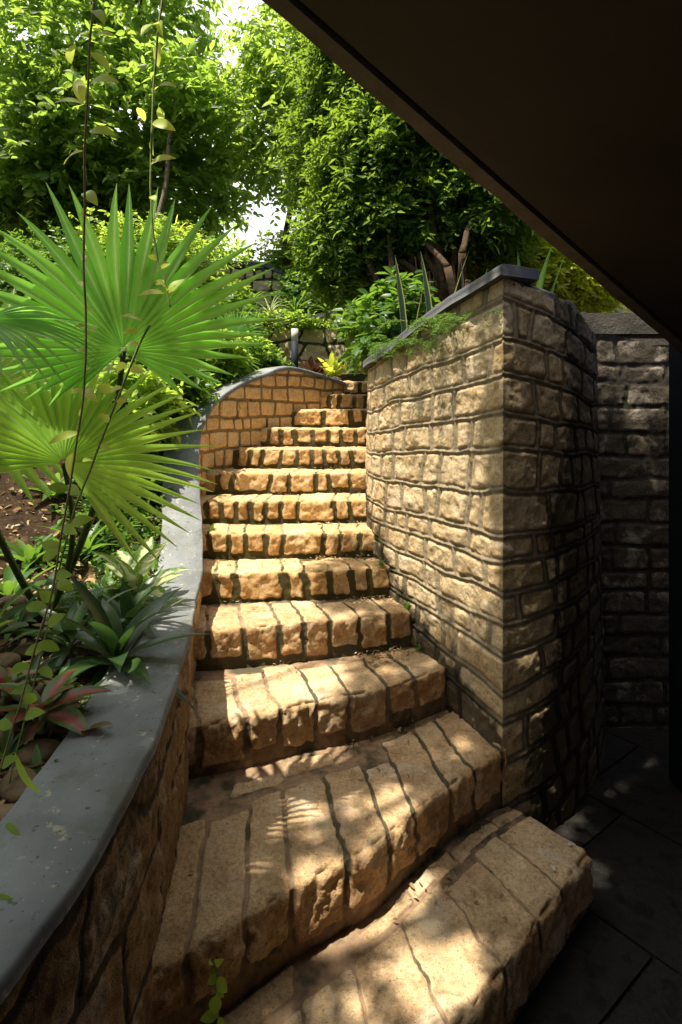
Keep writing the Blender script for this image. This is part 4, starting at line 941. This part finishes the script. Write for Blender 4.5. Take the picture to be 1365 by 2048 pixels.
for i, (px, py, Y, rx, rz, mt) in enumerate([(640, 590, 8.2, .6, .35, 'shrub_g'), (600, 540, 9.4, .8, .5, 'tree_b'), (700, 560, 8.3, .8, .6, 'shrub_g'), (440, 590, 7.7, .4, .25, 'tree_b'), (640, 520, 9.6, 1.0, .5, 'shrub_y'), (790, 590, 7.2, .6, .6, 'shrub_g'), (100, 560, 7.3, .9, .5, 'shrub_g'), (300, 520, 7.6, 1.0, .5, 'tree_b'), (60, 400, 9.4, 1.5, .8, 'tree_b'), (455, 650, 6.6, .35, .3, 'shrub_g')]):
    shrub('terrace_shrub', ['green shrub on the terrace above the rubble wall', 'bright bush behind the block terrace wall', 'shrub on the terrace behind the thin trunk', 'shrub in front of the block terrace wall', 'yellow green bush far behind the terrace', 'shrub in the gap under the ficus tree', 'shrub before the far left wall', 'shrub behind the tips of the upper palm leaf', 'rounded bush above the far left wall', 'shrub between the small palm and rubble wall'][i],
          PX(px, py, Y), (rx, .5, rz), int(1100 * rx * rz / .4), M[mt], .075, .036, 740 + i, 'shrubs on the terraces', .14, 7)
for i, (px, py, Y) in enumerate([(540, 618, 7.5), (500, 600, 7.6), (590, 612, 7.7), (660, 615, 7.6), (350, 470, 7.6), (640, 600, 7.9)]):
    rosette('spider_lily', ['arching pale leaved lily on top of the rubble wall', 'arching lily left of the palest one', 'arching lily right of the palest one', 'arching lily above the rubble wall near the thin trunk', 'fine leaved yellow plant behind the palm tips', 'arching lily at the back of the terrace'][i],
            PX(px, py + 12, Y), 26, .42, .022, M['pale'] if i == 0 else M['shrub_y'] if i == 4 else M['shrub_g'], (.3, 1.4), 1.5, 'strap', 760 + i, 'arching lilies on the terrace', single=True)

# bollard lamp
bl = PX(590, 734, 5.75)
lamp = empty('bollard_lamp', (bl[0], bl[1], 2.2), 'slim dark bollard lamp with white head behind the curved wall', 'lamp')
r_ = .036; ztop = EYE + (HY - 657) / F * 5.75; zm = EYE + (HY - 683) / F * 5.75
V, Fc = tube([(bl[0], bl[1], 2.2), (bl[0], bl[1], zm)], [r_, r_], 24); MB().add(V, Fc).build('post', M['lamp_post'], lamp)
V, Fc = tube([(bl[0], bl[1], zm), (bl[0], bl[1], ztop)], [r_ * .97, r_ * .97], 24); MB().add(V, Fc).build('lamp_head', M['lamp_head'], lamp)
V, Fc = tube([(bl[0], bl[1], ztop), (bl[0], bl[1], ztop + .012)], [r_, r_ * .95], 24); MB().add(V, Fc).build('lamp_cap', M['lamp_post'], lamp)

# ------------------------------------------------------------------ plants on the corner wall
for i, (px, py, Y, h) in enumerate([(818, 565, 3.6, .50), (872, 545, 3.35, .47), (930, 515, 3.2, .44), (1066, 520, 3.3, .56), (1045, 540, 3.25, .44)]):
    b = PX(px, py, Y); b[2] = 2.2
    rosette('snake_plant' if i < 3 else 'broad_spear_plant', ['tall snake plant with cream edged blades, leftmost on the corner wall', 'snake plant with a broad cream edged blade before the ficus trunk', 'snake plant with a bending blade right of the ficus trunk', 'plant with one broad dark green upright blade over the corner wall', 'short broad green blade beside the tall upright one'][i],
            b, 2, h + .14, .055 if i < 3 else .10, M['snake'] if i < 3 else M['shrub_g'], (1.38, 1.54), .12, 'sword', 800 + i, 'snake plants on the corner wall' if i < 3 else None)
# feathery asparagus fern spilling over the coping
def feather(name, label, base, n, L, seed, az):
    rng = np.random.default_rng(seed); t = empty(name, tuple(base), label, 'plant'); Vs = []; P = []; D = []; LN = []; mb = MB()
    for i in range(n):
        a = rng.uniform(*az); e = rng.uniform(.1, 1.1); l = L * rng.uniform(.5, 1.1); h = np.array([math.cos(a), math.sin(a), 0]); p = np.array(base) + rng.normal(size=3) * np.array([.10, .10, .01]); pts = [p]
        for k in range(10): ang = e - 1.5 * k / 10; p = p + (h * math.cos(ang) + np.array([0, 0, math.sin(ang)])) * l / 10; pts.append(p)
        V, Fc = tube(pts, np.linspace(.0014, .0006, 11), 4); mb.add(V, Fc)
        for k in range(2, 11):
            for s in (-1, 1):
                P.append(pts[k]); D.append(nrmz(h + s * np.array([-h[1], h[0], 0]) * 1.6 + np.array([0, 0, rng.uniform(-.2, .4)]))); LN.append(.05 * (1.2 - k / 12))
    mb.build('stem', M['stem'], t)
    V, Fc, C = twigs(np.array(P), np.array(D), np.array(LN), 7, .016, .004, seed, .5, False); mesh('foliage', V, Fc, M['shrub_g'], t, C)
for i, (px, Y, x_) in enumerate([(935, 2.82, 0), (900, 2.95, 0), (865, 3.05, 0), (830, 3.2, 0), (800, 3.35, 0), (980, 2.78, 0)]):
    b = PX(px, 600, Y); b[2] = 2.30 if px > 880 else 2.22
    feather('asparagus_fern', ['feathery fern nearest the corner spilling over the dark coping', 'feathery fern under the broad snake plant blade', 'feathery fern at the middle of the dark coping', 'feathery fern low on the dark coping', 'feathery fern where the coping bends away', 'small feathery fern right by the sharp corner'][i], b, 15 if i < 5 else 6, .17, 830 + i, (2.2, 5.2))
for i, (px, py, Y, r) in enumerate([(770, 640, 4.1, .22), (740, 660, 4.4, .22), (810, 610, 4.2, .22), (760, 690, 4.0, .14)]):
    c = PX(px, py, Y); shrub('broad_shrub', ['broad leaved shrub at the bend of the corner wall coping', 'broad leaved shrub left of the bend of the coping', 'broad leaved shrub under the ficus crown', 'low broad leaved shrub hugging the far end of the coping'][i], c, (r, r, r * .8), 85, M['shrub_g'], .10, .045, 860 + i, 'broad leaved shrubs under the ficus', .10, 5)
for i, (px, py, Y, r) in enumerate([(1010, 500, 5.0, .45), (1110, 540, 4.8, .42), (1180, 560, 4.9, .30), (960, 520, 5.2, .40)]):
    shrub('yellow_shrub', ['bright yellow green shrub between the ficus and the broad blades', 'bright yellow green shrub right of the wall corner', 'yellow green shrub nearest the soffit edge', 'yellow green shrub behind the ficus trunk'][i], PX(px, py, Y), (r, r * .7, r * .7), int(2300 * r), M['shrub_y'], .075, .030, 880 + i, 'yellow green shrubs behind the corner wall', .11, 7)

# ------------------------------------------------------------------ trees
def P3(px, py, Y): return tuple(PX(px, py, Y))
# ficus with dense drooping crown and a cluster of stems
def ficus():
    base = np.array([PX(890, 530, 4.3)[0], 4.3, 2.2])
    blobs = [(P3(760, 330, 4.9), (.50, .50, .62), 1500), (P3(860, 250, 4.7), (.60, .55, .60), 1500), (P3(730, 130, 5.1), (.40, .45, .55), 1000), (P3(700, 470, 5.0), (.34, .40, .46), 700), (P3(830, 440, 4.8), (.50, .45, .32), 900),
             (P3(960, 410, 4.6), (.46, .40, .30), 800), (P3(740, 545, 5.0), (.34, .30, .22), 500), (P3(640, 300, 5.6), (.26, .4, .55), 600), (P3(800, 80, 5.0), (.8, .6, .7), 1200), (P3(560, 150, 5.4), (.22, .3, .4), 0)]
    t = empty('ficus_tree', tuple(base), 'dense dark green ficus tree with crowded stems behind the corner wall', 'tree')
    mb = MB(); top = base + [0, 0, .5]
    for i, dx in enumerate((-.22, -.14, -.07, 0, .06, .13, .2, -.3)):
        a = base + [dx * .5, .05 * (i % 3), 0]; b = base + [dx * 1.3 - .1, .3 * math.sin(i), .62 + .08 * (i % 3)]; q = limb(mb, a, b, .045 - .003 * i, .028, 900 + i, 9, .14, 8)
        c = blobs[i % 9][0]; limb(mb, b, c, .026, .008, 920 + i, 8, .1, 6)
    for i in range(9): limb(mb, top, blobs[i][0], .03, .008, 940 + i, 9, .12, 6)
    for i in range(14): limb(mb, base + [RNG.uniform(-.25, .1), 0, RNG.uniform(.4, .9)], base + [RNG.uniform(-.2, .2), RNG.uniform(-.1, .1), .0], .007, .004, 960 + i, 8, .08, 4)
    mb.build('trunk', M['bark'], t)
    P, D, rb = crown_points([b for b in blobs if b[2]], 77, .45)
    D = nrmz(D + np.array([0, -.2, -.35]))
    V, Fc, C = twigs(P, D, RNG.uniform(.7, 1.9, len(P)) * .15, 9, .075, .030, 78, .4, False, rbase=rb, bend=.25, out=.8)
    mesh('crown', V, Fc, M['tree_c'], t, C)
ficus()
tree('broad_leaved_tree', 'tall broad leaved tree filling the upper left behind the palm', (-3.6, 9.6, 3.6), 2.2, .13, 5,
     [(P3(90, 90, 9.0), (1.4, 1.1, 1.2), 560), (P3(300, 60, 9.2), (1.0, 1.1, 1.0), 400), (P3(220, 230, 8.8), (1.5, 1.0,   .9), 600), (P3(400, 260, 9.4), (.8, .8, .9), 230), (P3(60, 300, 8.9), (1.3, 1.0, .7), 520), (P3(350, 380, 9.3), (1.1, .9, .6), 520), (P3(150, 400, 9.5), (1.3, .9, .5), 420), (P3(200, -60, 9), (1.8, 1.1, .8), 260)],
     M['tree_a'], M['bark'], .30, 9, .165, .075, 41, None, True, .3, .35, bend=.2)
tree('small_leaved_tree', 'lighter small leaved tree between the broad leaved tree and the ficus', (-.9, 9.2, 3.6), 1.8, .07, 6,
     [(P3(570, 120, 8.2), (.66, .7, .60), 340), (P3(500, 240, 8.4), (.65, .7, .6), 260), (P3(570, 300, 8.2), (.6, .6, .7), 300), (P3(600, 180, 8.0), (.55, .6, .8), 400), (P3(430, 190, 8.8), (.35, .5, .4), 90)],
     M['tree_b'], M['bark'], .26, 8, .12, .055, 42, None, True, .3, .35)
# thin pale trunk standing before the rubble wall
tt = empty('thin_tree', tuple(PX(706, 750, 6.0)), 'thin speckled trunk rising in front of the rubble wall under the ficus crown', 'tree'); mb = MB(); limb(mb, PX(704, 760, 6.0), PX(708, 520, 6.0), .062, .05, 77, 12, .02, 12); mb.build('trunk', M['bark_pale'], tt)
P, D, rb = crown_points([(PX(706, 470, 6.0), (.35, .35, .35), 260)], 99, .3); V, Fc, C = twigs(P, D, np.full(len(P), .15), 7, .09, .035, 98, .4, True, rbase=rb); mesh('crown', V, Fc, M['shrub_g'], tt, C)
lt = empty('leaning_pole_tree', tuple(PX(312, 450, 7.9)), 'slender leaning grey trunk behind the upper palm leaf', 'tree'); mb = MB(); limb(mb, PX(310, 470, 7.9), PX(355, 180, 8.1), .035, .022, 79, 12, .03, 8); mb.build('trunk', M['bark_pale'], lt)
P, D, rb = crown_points([(PX(360, 170, 8.1), (.5, .4, .4), 120)], 97, .3); V, Fc, C = twigs(P, D, np.full(len(P), .3), 7, .17, .08, 96, .4, True, rbase=rb); mesh('crown', V, Fc, M['tree_a'], lt, C)
# dark wood far behind, closing the gaps near the horizon
P, D, rb = crown_points([((-7, 15, 5.2), (5, 1.5, 2.2), 1500), ((-2.6, 16, 3.4), (2.6, 1.5, .7), 300), ((3, 12, 4.6), (3, 1.5, 2.2), 1200)], 55, .3)
V, Fc, C = twigs(P, D, np.full(len(P), .5), 8, .30, .14, 56, .4, False, rbase=rb); tag(mesh('distant_wood', V, Fc, M['tree_a'], None, C), 'far trees reading as one mass behind the garden', None, None, 'stuff')

# unseen tree behind the dappled shade; extra boughs added to block sun and sky
def over_tree():
    base = np.array([-4.2, -.6, 1.0]); t = empty('unseen_shade_tree', tuple(base), 'tall unseen tree outside the left of the picture, some boughs added to block sun and sky', 'tree')
    k = 1 / math.tan(SUN_EL); blobs = []
    def over(x, y, z, dz, r, n): blobs.append(((x + SUN_H.x * k * dz, y + SUN_H.y * k * dz, z + dz), r, n))  # sets a bough back along the sun ray from the spot it shades
    over(-.86, .90, 1.05, 5.5, (.42, .56, .3), 760); over(-1.5, 1.2, 1.05, 5.6, (.8, .8, .35), 560); over(-.9, .45, 1.0, 5.4, (.75, .6, .3), 420)
    over(.72, 2.05, .2, 6, (.36, .34, .25), 170); over(.45, 2.45, .42, 6.2, (.30, .24, .2), 85); over(.32, 2.70, .63, 6.1, (.20, .16, .16), 30)
    over(-.12, 2.0, .42, 5.8, (.13, .12, .12), 14); over(.05, 1.55, .2, 6, (.16, .12, .15), 14); over(.12, 3.15, .9, 6, (.20, .24, .2), 34); over(-1.3, 2.1, 1.1, 5.6, (.45, .35, .3), 90); over(1.62, 2.55, 0, 6.2, (.46, .36, .3), 330); over(1.75, 3.10, 1.3, 5.4, (.42, .34, .3), 260); over(-.62, 1.45, 1.05, 5.6, (.16, .16, .2), 60); blobs += [((-3.4, -1.6, 6.0), (1.1, .8, .6), 420), ((-1.3, -1.5, 6.2), (1.2, .6, .5), 380), ((-4.2, .6, 6.6), (.7, 1.0, .6), 320)]  # includes boughs added to darken floor and back wall and block skylight
    mb = MB(); top = base + [.8, .3, 4.2]; limb(mb, base, top, .11, .07, 5, 10, .05, 10)
    for i, (c, rr, n) in enumerate(blobs): limb(mb, top, c, .035, .008, 1000 + i, 10, .05, 6)
    mb.build('trunk', M['bark'], t)
    P, D, rb = crown_points(blobs, 121, .2); V, Fc, C = twigs(P, D, np.full(len(P), .16), 8, .11, .055, 122, .8, True, rbase=rb); mesh('crown', V, Fc, M['tree_a'], t, C)
over_tree()

# unseen hedge added left of the picture to cut skylight on the near bed
hd = empty('added_hedge', (-4.9, 1.5, 1.0), 'unseen tall hedge added beyond the left edge of the picture to cut skylight', 'hedge')
mb = MB()
for i in range(7): limb(mb, (-4.9, -1.2 + i * .95, 1.0), (-4.9 + .1 * (i % 2), -1.2 + i * .95, 4.2), .04, .015, 1200 + i, 8, .05, 6)
mb.build('trunk', M['bark'], hd)
P, D, rb = crown_points([((-4.9, -1.2 + i * .95, 3.2), (.55, .7, 1.7), 330) for i in range(7)], 131, .5); V, Fc, C = twigs(P, D, np.full(len(P), .2), 7, .12, .06, 132, .6, True, rbase=rb); mesh('crown', V, Fc, M['tree_c'], hd, C)
